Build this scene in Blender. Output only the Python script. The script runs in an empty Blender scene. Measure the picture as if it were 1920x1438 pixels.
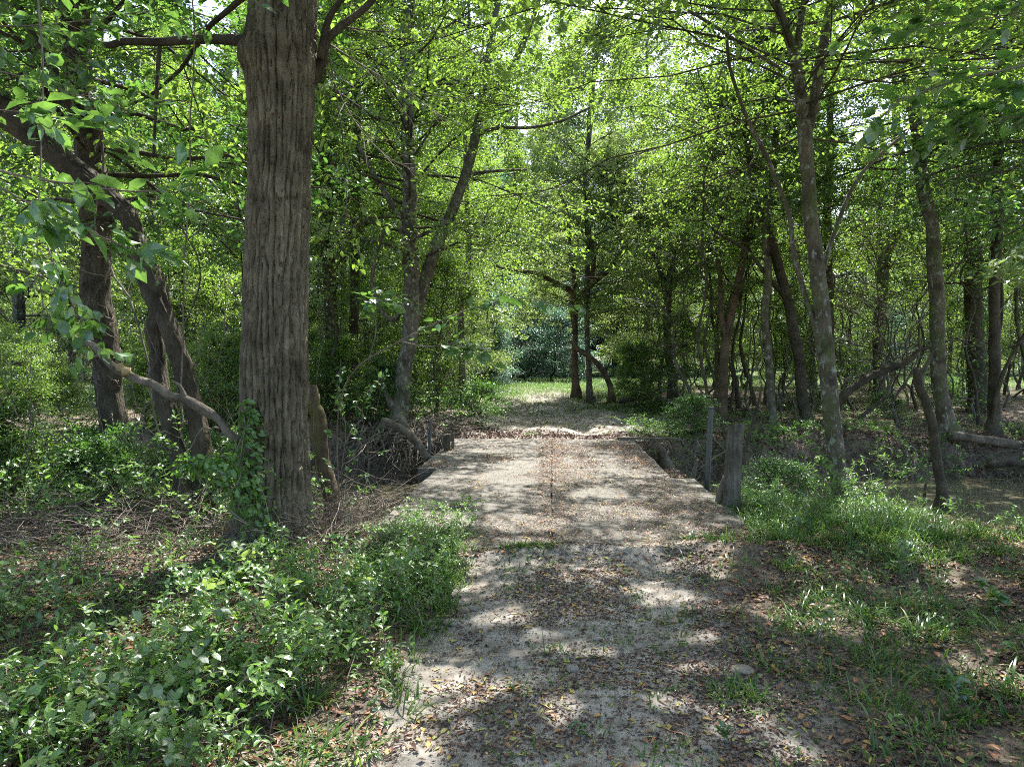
import bpy, math, numpy as np
from mathutils import Vector

# ------------------------------------------------------------------ camera, sky, sun, exposure
F = 1297.0; CH = 2.0; PITCH = math.atan(44.0 / F)
SC = bpy.context.scene
cam = bpy.data.cameras.new('camera'); camo = bpy.data.objects.new('camera', cam)
SC.collection.objects.link(camo); SC.camera = camo
cam.sensor_width = 36.0; cam.lens = 36.0 * F / 1920.0; cam.clip_start = 0.05; cam.clip_end = 2000
camo.location = (0, 0, CH); camo.rotation_euler = (math.pi / 2 - PITCH, 0, 0)

SUN_EL = math.radians(60); SUN_AZ = math.radians(20)
S = np.array([math.sin(SUN_AZ) * math.cos(SUN_EL), math.cos(SUN_AZ) * math.cos(SUN_EL), math.sin(SUN_EL)])
W = bpy.data.worlds.new('World'); SC.world = W; W.use_nodes = True
wn = W.node_tree.nodes; wl = W.node_tree.links
sky = wn.new('ShaderNodeTexSky'); sky.sky_type = 'NISHITA'; sky.sun_disc = False
sky.sun_elevation = SUN_EL; sky.sun_rotation = SUN_AZ; sky.dust_density = 2.5; sky.ozone_density = 0.8; sky.air_density = 0.9
bg = wn['Background']; bg.inputs['Strength'].default_value = 0.15
wl.new(sky.outputs[0], bg.inputs['Color'])
sl = bpy.data.lights.new('sun', 'SUN'); sl.energy = 5.0; sl.angle = math.radians(0.53); sl.color = (1.0, 0.965, 0.91)
so = bpy.data.objects.new('sun', sl); SC.collection.objects.link(so)
so.rotation_euler = Vector(S).to_track_quat('Z', 'Y').to_euler()
SC.view_settings.view_transform = 'Standard'; SC.view_settings.look = 'None'
SC.view_settings.exposure = 1.92; SC.view_settings.gamma = 1.0
SC.cycles.max_bounces = 8; SC.cycles.diffuse_bounces = 5; SC.cycles.transmission_bounces = 5
SC.cycles.glossy_bounces = 2; SC.cycles.transparent_max_bounces = 8
SC.cycles.caustics_reflective = False; SC.cycles.caustics_refractive = False
SC.cycles.use_denoising = False; SC.cycles.denoising_prefilter = 'ACCURATE'; SC.cycles.filter_width = 1.0

# ------------------------------------------------------------------ helpers
COL = SC.collection
RNG = np.random.default_rng(7)
sp_, cp_ = math.sin(PITCH), math.cos(PITCH)

def P(px, py, Y):
    """the point of the plane y = Y that is seen at pixel (px, py) of the 1920 px wide photograph"""
    a = (px - 960.0) / F; b = (719.0 - py) / F
    dy = cp_ + b * sp_; t = Y / dy
    return np.array([a * t, Y, CH + t * (-sp_ + b * cp_)])

def G(px, py, z=0.0):
    """the point at height z that is seen at pixel (px, py)"""
    a = (px - 960.0) / F; b = (719.0 - py) / F
    dz = -sp_ + b * cp_; t = (z - CH) / dz
    return np.array([a * t, t * (cp_ + b * sp_), z])

def _h(i, j, k, s):
    n = (i * 374761393 + j * 668265263 + k * 2147483647 + s * 1274126177) & 0xffffffff
    n = ((n ^ (n >> 13)) * 1274126177) & 0xffffffff
    n = ((n ^ (n >> 16)) * 2246822519) & 0xffffffff
    return ((n ^ (n >> 15)) & 0xffffff) / float(0xffffff)

def vn(x, y, z=0.0, s=0):
    x, y, z = np.broadcast_arrays(np.asarray(x, float), np.asarray(y, float), np.asarray(z, float))
    i = np.floor(x).astype(np.int64); j = np.floor(y).astype(np.int64); k = np.floor(z).astype(np.int64)
    u = x - i; v = y - j; w = z - k
    u = u * u * (3 - 2 * u); v = v * v * (3 - 2 * v); w = w * w * (3 - 2 * w)
    r = 0
    for a in (0, 1):
        for b in (0, 1):
            for c in (0, 1):
                r = r + _h(i + a, j + b, k + c, s) * (u if a else 1 - u) * (v if b else 1 - v) * (w if c else 1 - w)
    return r

def fbm(x, y, z=0.0, s=0, o=4):
    r = 0; a = 0.5; f = 1.0
    for q in range(o):
        r = r + a * vn(np.asarray(x) * f, np.asarray(y) * f, np.asarray(z) * f, s + q * 17); a *= .5; f *= 2.03
    return r / (1 - .5 ** o)

def sstep(a, b, x):
    t = np.clip((np.asarray(x, float) - a) / (b - a), 0, 1); return t * t * (3 - 2 * t)

class MB:
    def __init__(s): s.v = []; s.l = []; s.n = []; s.r = []; s.o = 0
    def add(s, v, loops, sizes, r=None):
        v = np.asarray(v, float).reshape(-1, 3); loops = np.asarray(loops, np.int64); sizes = np.asarray(sizes, np.int64)
        s.v.append(v); s.l.append(loops + s.o); s.n.append(sizes); s.o += len(v)
        s.r.append(np.zeros(len(sizes)) + (0.5 if r is None else r))
        return s
    def quads(s, v, q, r=None):
        q = np.asarray(q, np.int64); return s.add(v, q.ravel(), np.full(len(q), 4), r)
    def mesh(s, name, mat, smooth=True, attrs=None):
        me = bpy.data.meshes.new(name)
        v = np.concatenate(s.v); l = np.concatenate(s.l); n = np.concatenate(s.n)
        me.vertices.add(len(v)); me.vertices.foreach_set('co', v.astype(np.float32).ravel())
        me.loops.add(len(l)); me.loops.foreach_set('vertex_index', l.astype(np.int32))
        me.polygons.add(len(n)); me.polygons.foreach_set('loop_start', np.concatenate([[0], np.cumsum(n)[:-1]]).astype(np.int32))
        me.update(calc_edges=True)
        me.polygons.foreach_set('use_smooth', np.full(len(n), smooth))
        a = me.attributes.new('rnd', 'FLOAT', 'FACE'); a.data.foreach_set('value', np.concatenate(s.r).astype(np.float32))
        for k, val in (attrs or {}).items():
            a = me.attributes.new(k, 'FLOAT', 'POINT'); a.data.foreach_set('value', np.asarray(val, np.float32))
        me.materials.append(mat); me.update()
        return me

def link(name, me, parent=None, loc=None):
    o = bpy.data.objects.new(name, me); COL.objects.link(o)
    if parent is not None: o.parent = parent
    if loc is not None: o.location = loc
    return o

def tag(o, label=None, cat=None, group=None, kind=None):
    if label: o['label'] = label
    if cat: o['category'] = cat
    if group: o['group'] = group
    if kind: o['kind'] = kind
    return o

def thing(name, label, cat, loc=(0, 0, 0), rz=0, group=None):
    o = bpy.data.objects.new(name, None); COL.objects.link(o); o.location = loc; o.rotation_euler = (0, 0, rz)
    o.empty_display_size = .2
    return tag(o, label, cat, group)

def norm(a): return a / np.maximum(np.linalg.norm(a, axis=-1, keepdims=True), 1e-9)

def spline(pts, n):
    """smooth resampling (Catmull-Rom) of rows of numbers"""
    p = np.asarray(pts, float); m = len(p)
    if m < 3: t = np.linspace(0, 1, n)[:, None]; return p[0] * (1 - t) + p[-1] * t
    q = np.vstack([2 * p[0] - p[1], p, 2 * p[-1] - p[-2]])
    u = np.linspace(0, m - 1 - 1e-6, n); i = u.astype(int); t = (u - i)[:, None]
    a, b, c, d = q[i], q[i + 1], q[i + 2], q[i + 3]
    return .5 * (2 * b + (c - a) * t + (2 * a - 5 * b + 4 * c - d) * t * t + (3 * b - a - 3 * c + d) * t ** 3)

def tube(mb, pts, rad, sides=8, rough=0.0, seed=0, cap=True, r=None, flute=0.0):
    p = np.asarray(pts, float); k = len(p); rad = np.asarray(rad, float)
    tg = norm(np.gradient(p, axis=0))
    ref = np.array([0, 1., 0]) if abs(tg[0, 1]) < .8 else np.array([1., 0, 0])
    fr = []
    for i in range(k):
        x = ref - tg[i] * (ref @ tg[i]); x = x / np.linalg.norm(x); ref = x; fr.append((x, np.cross(tg[i], x)))
    X = np.array([f[0] for f in fr]); Yv = np.array([f[1] for f in fr])
    th = np.linspace(0, 2 * math.pi, sides, endpoint=False)
    R = np.repeat(rad[:, None], sides, 1)
    if rough:
        arc = np.concatenate([[0], np.cumsum(np.linalg.norm(np.diff(p, axis=0), axis=1))])[:, None]
        cx = np.cos(th)[None]; sy = np.sin(th)[None]
        m = max(rad.mean(), 1e-4)
        R = R * (1 + rough * (fbm(cx * 1.3 + 5, sy * 1.3 + 5, arc / m * .18, seed, 3) - .5) * 2
                 + (rough * .8 * (np.abs(vn(cx * 6.5 + 9, sy * 6.5 + 9, arc / m * .55, seed + 7) * 2 - 1) ** .6 - .5) if sides >= 36 else 0)
                 + rough * .45 * (vn(cx * 4 + 9, sy * 4 + 9, arc / m * .8, seed + 5) - .5) * 2)
    v = p[:, None] + R[:, :, None] * (np.cos(th)[None, :, None] * X[:, None] + np.sin(th)[None, :, None] * Yv[:, None])
    i = np.arange(k - 1)[:, None] * sides; j = np.arange(sides)[None]; j2 = (j + 1) % sides
    q = np.stack([i + j, i + j2, i + sides + j2, i + sides + j], -1).reshape(-1, 4)
    loops = q.ravel(); sizes = np.full(len(q), 4)
    if cap:
        loops = np.concatenate([loops, np.arange(sides)[::-1], (k - 1) * sides + np.arange(sides)]); sizes = np.concatenate([sizes, [sides, sides]])
    mb.add(v.reshape(-1, 3), loops, sizes, r)

def frames(d, n):
    """rotation matrices with +y along d and +z close to n"""
    y = norm(d); z = norm(n - y * np.sum(n * y, -1, keepdims=True)); x = np.cross(y, z)
    return np.stack([x, y, z], -1)

def scatter(mb, tmpl, pos, R, sc, rnd):
    tv, tf = tmpl; n = len(pos)
    if n == 0: return
    sc = np.asarray(sc); sc = sc[:, None] * np.ones(3) if sc.ndim == 1 else sc
    v = np.einsum('nij,nkj->nki', R, tv[None] * sc[:, None, :]) + pos[:, None]
    lt = np.concatenate([np.asarray(f) for f in tf]); st = np.array([len(f) for f in tf])
    loops = (lt[None] + np.arange(n)[:, None] * len(tv)).ravel()
    mb.add(v.reshape(-1, 3), loops, np.tile(st, n), np.repeat(rnd, len(tf)))

def leaf_t(w=.5, fold=.12, curl=.12, neck=.3):
    v = np.array([[0, 0, 0], [w * .42, neck, fold], [w * .40, .66, fold * .8 - curl * .4], [0, 1, -curl], [-w * .40, .66, fold * .8 - curl * .4], [-w * .42, neck, fold], [0, .5, .02]])
    return v, [(0, 1, 2, 6), (6, 2, 3), (6, 3, 4), (0, 6, 4, 5)]
def leaf_s(w=.5, fold=.12):
    v = np.array([[0, 0, 0], [w * .5, .45, fold], [0, 1, -.05], [-w * .5, .45, fold]]); return v, [(0, 1, 2), (0, 2, 3)]
def blade_t(bend=.5, w=.03, n=4):
    v = []; f = []
    for i in range(n):
        t = i / n; a = bend * t; y = math.sin(a * 1.3) * t * .8; z = t * math.cos(a * .9)
        ww = w * (1 - t ** 1.6 * .75); v += [[-ww, y, z], [ww, y, z]]
    a = bend; v.append([0, math.sin(a * 1.3) * .8, math.cos(a * .9)])
    for i in range(n - 1): f.append((2 * i, 2 * i + 1, 2 * i + 3, 2 * i + 2))
    f.append((2 * n - 2, 2 * n - 1, 2 * n)); return np.array(v, float), f

LEAF = leaf_t(.55); LEAFN = leaf_t(.22, .04, .1); LEAFB = leaf_t(.75, .08, .1, .25); LS = leaf_s(.6)
LSN = leaf_s(.3)

# ------------------------------------------------------------------ materials
def mat(name):
    m = bpy.data.materials.new(name); m.use_nodes = True; nt = m.node_tree
    for n in list(nt.nodes): nt.nodes.remove(n)
    return m, nt, nt.nodes.new('ShaderNodeOutputMaterial')

def N(nt, t, **k):
    n = nt.nodes.new(t)
    for a, b in k.items():
        if a in n.inputs.keys() if isinstance(a, str) else False: n.inputs[a].default_value = b
        else: setattr(n, a, b)
    return n

def ramp(nt, stops, fac):
    r = nt.nodes.new('ShaderNodeValToRGB'); e = r.color_ramp.elements
    while len(e) < len(stops): e.new(.5)
    for q, (p, c) in zip(e, stops): q.position = p; q.color = (*c, 1)
    nt.links.new(fac, r.inputs[0]); return r.outputs[0]

def mixc(nt, a, b, f, blend='MIX'):
    m = nt.nodes.new('ShaderNodeMix'); m.data_type = 'RGBA'; m.blend_type = blend
    for s, x in ((m.inputs[0], f), (m.inputs[6], a), (m.inputs[7], b)):
        if hasattr(x, 'links') or hasattr(x, 'is_linked'): nt.links.new(x, s)
        elif isinstance(x, (int, float)): s.default_value = x
        else: s.default_value = (*x, 1)
    return m.outputs[2]

def math_(nt, op, a, b=0.0):
    m = nt.nodes.new('ShaderNodeMath'); m.operation = op
    for s, x in ((m.inputs[0], a), (m.inputs[1], b)):
        if isinstance(x, (int, float)): s.default_value = x
        else: nt.links.new(x, s)
    return m.outputs[0]

def noise(nt, vec, scale, detail=4, rough=.6, dist=0.0):
    n = nt.nodes.new('ShaderNodeTexNoise'); n.inputs['Scale'].default_value = scale; n.inputs['Detail'].default_value = detail
    n.inputs['Roughness'].default_value = rough; n.inputs['Distortion'].default_value = dist
    if vec is not None: nt.links.new(vec, n.inputs['Vector'])
    return n.outputs['Fac']

def coords(nt, scale=(1, 1, 1), kind='Object'):
    tc = nt.nodes.new('ShaderNodeTexCoord'); mp = nt.nodes.new('ShaderNodeMapping'); mp.inputs['Scale'].default_value = scale
    nt.links.new(tc.outputs[kind], mp.inputs['Vector']); return mp.outputs[0]

def attr(nt, name):
    a = nt.nodes.new('ShaderNodeAttribute'); a.attribute_name = name; return a.outputs['Fac']

def leaf_mat(name, stops, trans, tf=.45, gloss=.07, rough=.38):
    m, nt, out = mat(name)
    r = attr(nt, 'rnd')
    oi = nt.nodes.new('ShaderNodeObjectInfo')
    rr = math_(nt, 'ADD', math_(nt, 'MULTIPLY', r, .75), math_(nt, 'MULTIPLY', oi.outputs['Random'], .25))
    c = ramp(nt, stops, rr)
    d = nt.nodes.new('ShaderNodeBsdfDiffuse'); nt.links.new(c, d.inputs[0])
    t = nt.nodes.new('ShaderNodeBsdfTranslucent'); nt.links.new(mixc(nt, c, trans, .6), t.inputs[0])
    g = nt.nodes.new('ShaderNodeBsdfGlossy'); g.inputs['Roughness'].default_value = rough; g.inputs[0].default_value = (.9, .95, 1, 1)
    a = nt.nodes.new('ShaderNodeMixShader'); a.inputs[0].default_value = tf
    nt.links.new(d.outputs[0], a.inputs[1]); nt.links.new(t.outputs[0], a.inputs[2])
    b = nt.nodes.new('ShaderNodeMixShader'); b.inputs[0].default_value = gloss
    nt.links.new(a.outputs[0], b.inputs[1]); nt.links.new(g.outputs[0], b.inputs[2])
    nt.links.new(b.outputs[0], out.inputs[0]); return m

ML = {}
ML['fresh'] = leaf_mat('leaf_fresh', [(0, (.032, .085, .018)), (.5, (.078, .147, .034)), (.93, (.145, .21, .055)), (1, (.30, .25, .06))], (.33, .53, .05), .52, .06)
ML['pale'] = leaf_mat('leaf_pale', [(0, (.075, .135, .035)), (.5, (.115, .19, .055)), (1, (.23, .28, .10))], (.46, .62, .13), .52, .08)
ML['deep'] = leaf_mat('leaf_deep', [(0, (.03, .068, .012)), (.6, (.055, .115, .018)), (1, (.10, .17, .026))], (.17, .40, .05), .46, .06)
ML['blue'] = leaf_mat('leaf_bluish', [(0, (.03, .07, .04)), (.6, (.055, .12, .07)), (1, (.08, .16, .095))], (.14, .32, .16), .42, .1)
ML['near'] = leaf_mat('leaf_near', [(0, (.035, .095, .018)), (.6, (.06, .145, .028)), (.94, (.085, .18, .03)), (1, (.30, .26, .04))], (.22, .43, .06), .48, .08, .35)
ML['cover'] = leaf_mat('leaf_ground_cover', [(0, (.035, .085, .012)), (.45, (.10, .21, .028)), (.9, (.21, .33, .07)), (.96, (.24, .34, .09)), (1, (.45, .33, .06))], (.28, .54, .07), .45, .06, .4)
ML['grass'] = leaf_mat('grass_blade', [(0, (.028, .07, .014)), (.55, (.058, .125, .024)), (.85, (.12, .19, .04)), (1, (.36, .29, .14))], (.20, .38, .05), .4, .03)
ML['fallen'] = leaf_mat('fallen_leaf', [(0, (.09, .05, .03)), (.35, (.17, .085, .05)), (.5, (.32, .13, .05)), (.62, (.40, .30, .06)), (.78, (.30, .32, .07)), (1, (.45, .36, .22))], (.40, .30, .08), .12, .05, .5)
ML['crumb'] = leaf_mat('litter_crumb', [(0, (.030, .020, .015)), (.45, (.075, .045, .035)), (.75, (.17, .085, .055)), (1, (.28, .21, .14))], (.2, .1, .05), .05, .03, .6)

def bark(name, c1, c2, c3=None, sc=1.0, bump=.6, stretch=.22, lichen=None, moss=None):
    m, nt, out = mat(name)
    v = coords(nt, (sc, sc, sc * stretch))
    w = noise(nt, v, 26, 5, .62, .7); big = noise(nt, coords(nt), 3.0, 3, .6)
    vor = nt.nodes.new('ShaderNodeTexVoronoi'); vor.feature = 'DISTANCE_TO_EDGE'; vor.inputs['Scale'].default_value = 20
    nt.links.new(v, vor.inputs['Vector'])
    c = ramp(nt, [(.25, c1), (.55, c2), (.8, c3 or c2)], w)
    c = mixc(nt, c, tuple(x * .55 for x in c1), ramp(nt, [(.35, (0, 0, 0)), (.7, (1, 1, 1))], big))
    if lichen:
        c = mixc(nt, c, lichen, ramp(nt, [(.54, (0, 0, 0)), (.62, (.8, .8, .8))], noise(nt, coords(nt, (1, 1, .6)), 9, 5, .7)))
    if moss:
        c = mixc(nt, c, moss, ramp(nt, [(.50, (0, 0, 0)), (.66, (.85, .85, .85))], noise(nt, coords(nt, (1, 1, .5)), 2.6, 5, .65)))
    b = nt.nodes.new('ShaderNodeBsdfPrincipled'); b.inputs['Roughness'].default_value = .85
    b.inputs['Specular IOR Level'].default_value = .25
    nt.links.new(c, b.inputs['Base Color'])
    hgt = math_(nt, 'ADD', w, math_(nt, 'ADD', math_(nt, 'MULTIPLY', vor.outputs['Distance'], 1.2), math_(nt, 'MULTIPLY', noise(nt, v, 90, 4, .7), .6)))
    bp = nt.nodes.new('ShaderNodeBump'); bp.inputs['Strength'].default_value = bump; bp.inputs['Distance'].default_value = .035
    nt.links.new(hgt, bp.inputs['Height']); nt.links.new(bp.outputs[0], b.inputs['Normal'])
    nt.links.new(b.outputs[0], out.inputs[0]); return m

MB_ = {
 'big': bark('bark_furrowed', (.15, .122, .08), (.26, .218, .15), (.37, .32, .235), 1.0, 1.0, .22),
 'brown': bark('bark_brown', (.065, .054, .036), (.115, .097, .067), (.17, .145, .105), 1.0, .9, .3),
 'grey': bark('bark_grey', (.10, .088, .068), (.17, .15, .12), (.24, .22, .18), 1.0, .7, .3, (.30, .32, .26)),
 'moss': bark('bark_mossy', (.10, .082, .058), (.17, .145, .105), (.25, .22, .17), 1.0, .8, .35, (.33, .35, .30), (.09, .11, .035)),
 'red': bark('bark_reddish', (.11, .078, .052), (.18, .128, .088), (.25, .185, .13), 1.0, .5, .2),
 'dead': bark('dead_wood', (.11, .09, .068), (.20, .17, .13), (.31, .275, .22), 1.0, .6, .12),
 'twig': bark('twig_grey', (.14, .115, .09), (.24, .20, .16), (.36, .31, .26), 2.0, .3, .5),
 'rot': bark('rotten_wood', (.085, .062, .040), (.15, .11, .068), (.12, .11, .06), 1.0, .8, .2, None, (.14, .15, .04)),
 'fresh': bark('fresh_wood', (.40, .29, .15), (.52, .40, .22), (.6, .48, .28), 1.0, .4, .1),
 'post': bark('weathered_post', (.10, .085, .065), (.22, .195, .155), (.33, .30, .25), 1.2, 1.0, .08, None, (.12, .13, .07)),
}

# ------------------------------------------------------------------ terrain
BD = 0.058      # the bridge and the track run towards x = 0.058 y
def hgt(X, Y, fine=True):
    X = np.asarray(X, float); Y = np.asarray(Y, float)
    u = X - BD * Y
    e1 = (fbm(X * .35 + 3, Y * .1, 0, 11, 3) - .5)
    wob = e1 * 1.3 + (fbm(X * 1.4, 3.3, 0, 12, 3) - .5) * .7
    sd_ = sstep(4.9, 5.8, u) * 2.4 + sstep(2.0, 2.5, -u) * 1.3
    nearb = sstep(9.3 - sd_ + wob * .5, 12.9 - sd_ * .75 + wob * .5, Y)                      # 0 near bank .. 1 channel
    nearb = nearb ** 1.25
    wb2 = wob + sstep(2.6, 4, np.abs(u)) * ((fbm(X * .7, 7.7, 0, 19, 3) - .5) * 1.6 + .2)
    farb = sstep(16.2 + wb2 * .8, 17.6 + wb2 * .9 + .7 * sstep(2.6, 4, u) + (fbm(X * 2, Y, 0, 13, 2) - .5) * .7, Y)
    z = -1.75 * nearb * (1 - farb)
    z = z + .35 * sstep(1.5, 4.5, -u) * sstep(17.0, 18.8, Y) * (1 - sstep(22, 30, Y)) * (1 - sstep(7, 11, -u))
    z = z + .5 * sstep(18, 38, Y) + 1.2 * sstep(60, 140, Y)
    z = z + .14 * sstep(2.9, 4.6, -u) * (1 - sstep(6, 8.5, Y)) + .05 * sstep(2.2, 4, u) * (1 - sstep(8, 9.5, Y))
    if fine:
        off = sstep(1.1, 2.2, np.abs(u))
        z = z + (fbm(X * .55, Y * .55, 0, 21, 3) - .5) * (.10 + .22 * off) * sstep(0, 2.4, np.abs(Y - 12.3) - 4.0 + off * 4)
        z = z + (fbm(X * 3.1, Y * 3.1, 0, 22, 3) - .5) * (.035 + .05 * off)
        rut = np.exp(-((np.abs(u - .05) - .85) / .28) ** 2); z = z - rut * .035
        z = z + .10 * np.exp(-((Y - 7.0 - (vn(X * 1.6, 2.2, 0, 27) - .5) * .45) / .20) ** 2) * (1 - sstep(2.2, 2.8, np.abs(u)))
        z = z + (fbm(X * 5, Y * 5, 0, 23, 3) - .5) * .35 * nearb * (1 - farb) * sstep(15.8, 17, Y)
        z = z + (fbm(X * 2.6, Y * 2.6, 0, 29, 4) - .5) * .42 * sstep(16.6, 17.3, Y) * (1 - sstep(18, 19.5, Y)) * sstep(1.9, 2.6, np.abs(u))
        far_rut = sstep(17.8, 19.5, Y) * (1 - sstep(30, 36, Y)) * (1 - sstep(2.5, 4.5, np.abs(u)))
        z = z + far_rut * ((fbm(X * .9, Y * .45, 0, 24, 3) - .5) * .38)
    return z

def axis(lo, hi, c, fine, grow):
    a = [c]; s = fine
    while a[-1] < hi: a.append(a[-1] + s); s = s if a[-1] < c + grow[0] else s * grow[1]
    b = [c]; s = fine
    while b[-1] > lo: b.append(b[-1] - s); s = s if b[-1] > c - grow[2] else s * grow[1]
    return np.array(sorted(set(b + a)))
gx = axis(-420, 420, 0.0, .055, (9, 1.05, 9)); gy = axis(-60, 520, 9.0, .055, (13, 1.035, 7))
GX, GY = np.meshgrid(gx, gy); Z = hgt(GX, GY)
U = GX - BD * GY
under = (np.abs(U) < 2.2) & (GY > 6.9) & (GY < 17.4)
tk = (1 - sstep(.95, 1.9, np.abs(U - .15) + (fbm(GX * 1.7, GY * 1.7, 0, 31, 3) - .5) * .9)) * (1 - sstep(30, 40, GY))
tk = np.maximum(tk, (1 - sstep(2.2, 5.5, np.abs(U) + (fbm(GX * .8, GY * .8, 0, 32, 3) - .5) * 3)) * sstep(17, 18, GY) * (1 - sstep(33, 37, GY)))
mud = sstep(.12, .5, -Z)
grs = sstep(.48, .66, fbm(GX * .25, GY * .25, 0, 33, 4)) * sstep(2.5, 4.5, np.abs(U)) * .6
grs = np.maximum(grs, sstep(32, 44, GY) * 1.0 + sstep(46, 54, GY) * 3); grs = np.maximum(grs, sstep(2, 4, U) * (1 - sstep(9.5, 12, GY)) * .35)
ny, nx = GX.shape
i = np.arange(ny - 1)[:, None] * nx; j = np.arange(nx - 1)[None]
q = np.stack([i + j, i + j + 1, i + nx + j + 1, i + nx + j], -1).reshape(-1, 4)
m, nt, out = mat('woodland_ground')
tc = coords(nt)
dirt = ramp(nt, [(.3, (.15, .134, .11)), (.52, (.28, .255, .22)), (.7, (.43, .40, .355))], noise(nt, tc, 5, 6, .65))
lit = ramp(nt, [(.32, (.05, .037, .027)), (.5, (.12, .09, .065)), (.62, (.21, .165, .125)), (.75, (.30, .25, .20))], noise(nt, tc, 38, 5, .7, .8))
grc = ramp(nt, [(.3, (.035, .07, .018)), (.7, (.08, .13, .035))], noise(nt, tc, 20, 4, .6))
muc = ramp(nt, [(.3, (.06, .05, .038)), (.7, (.19, .16, .125))], noise(nt, tc, 7, 6, .7))
f1 = math_(nt, 'SUBTRACT', attr(nt, 'track'), ramp(nt, [(.52, (0, 0, 0)), (.64, (.75, .75, .75))], noise(nt, tc, 11, 6, .75, .4)))
c = mixc(nt, lit, dirt, math_(nt, 'MAXIMUM', f1, .12))
c = mixc(nt, c, grc, math_(nt, 'MULTIPLY', attr(nt, 'green'), ramp(nt, [(.4, (0, 0, 0)), (.6, (1, 1, 1))], noise(nt, tc, 6, 5, .7))))
c = mixc(nt, c, muc, attr(nt, 'mud'))
vor = nt.nodes.new('ShaderNodeTexVoronoi'); vor.inputs['Scale'].default_value = 55; nt.links.new(coords(nt, (1, 1, 1)), vor.inputs['Vector'])
c = mixc(nt, c, (.08, .05, .035), math_(nt, 'MULTIPLY', ramp(nt, [(.16, (.9, .9, .9)), (.30, (0, 0, 0))], vor.outputs['Distance']), ramp(nt, [(.45, (0, 0, 0)), (.6, (1, 1, 1))], noise(nt, tc, 2.5, 4, .6))))
b = nt.nodes.new('ShaderNodeBsdfPrincipled'); b.inputs['Roughness'].default_value = .95; b.inputs['Specular IOR Level'].default_value = .15
nt.links.new(c, b.inputs['Base Color'])
bp = nt.nodes.new('ShaderNodeBump'); bp.inputs['Strength'].default_value = .7; bp.inputs['Distance'].default_value = .02
nt.links.new(math_(nt, 'ADD', noise(nt, tc, 60, 5, .75), noise(nt, tc, 14, 5, .6)), bp.inputs['Height']); nt.links.new(bp.outputs[0], b.inputs['Normal'])
nt.links.new(b.outputs[0], out.inputs[0])
g = MB().quads(np.stack([GX, GY, Z], -1).reshape(-1, 3), q)
tag(link('ground', g.mesh('ground', m, True, {'track': tk.ravel(), 'mud': mud.ravel(), 'green': grs.ravel()})), kind='structure')

# creek water
m, nt, out = mat('creek_water')
b = nt.nodes.new('ShaderNodeBsdfPrincipled'); b.inputs['Roughness'].default_value = .05
nt.links.new(ramp(nt, [(.3, (.105, .095, .058)), (.7, (.155, .14, .09))], noise(nt, coords(nt), 1.2, 3)), b.inputs['Base Color'])
bp = nt.nodes.new('ShaderNodeBump'); bp.inputs['Strength'].default_value = .06; bp.inputs['Distance'].default_value = .04
nt.links.new(noise(nt, coords(nt, (1, 2.2, 1)), 5, 3, .5), bp.inputs['Height']); nt.links.new(bp.outputs[0], b.inputs['Normal'])
nt.links.new(b.outputs[0], out.inputs[0])
WZ = -1.0
xs = np.linspace(-60, 60, 61); v = np.array([[x, y, WZ] for y in (9.0, 20.0) for x in xs])
q = np.array([[a, a + 1, a + 62, a + 61] for a in range(60)])
tag(link('creek_water', MB().quads(v, q).mesh('creek_water', m)), kind='structure')

# ------------------------------------------------------------------ bridge
m, nt, out = mat('weathered_slab')
tc = coords(nt)
c = ramp(nt, [(.3, (.066, .061, .05)), (.6, (.122, .114, .096)), (.8, (.19, .178, .153))], noise(nt, tc, 3, 6, .7))
c = mixc(nt, c, (.12, .11, .08), ramp(nt, [(.55, (0, 0, 0)), (.7, (.7, .7, .7))], noise(nt, coords(nt, (1, .35, 1)), 4, 5, .7)))
c = mixc(nt, c, (.13, .10, .075), ramp(nt, [(.58, (0, 0, 0)), (.68, (.8, .8, .8))], noise(nt, tc, 40, 5, .75)))
b = nt.nodes.new('ShaderNodeBsdfPrincipled'); b.inputs['Roughness'].default_value = .9; nt.links.new(c, b.inputs['Base Color'])
bp = nt.nodes.new('ShaderNodeBump'); bp.inputs['Strength'].default_value = .5; bp.inputs['Distance'].default_value = .008
nt.links.new(noise(nt, tc, 50, 5, .7), bp.inputs['Height']); nt.links.new(bp.outputs[0], b.inputs['Normal'])
nt.links.new(b.outputs[0], out.inputs[0]); MSLAB = m
br = thing('plank_bridge', 'low flat bridge of worn grey slabs crossing the creek, scattered with fallen leaves', 'bridge', (BD * 12, 12, 0))
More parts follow.
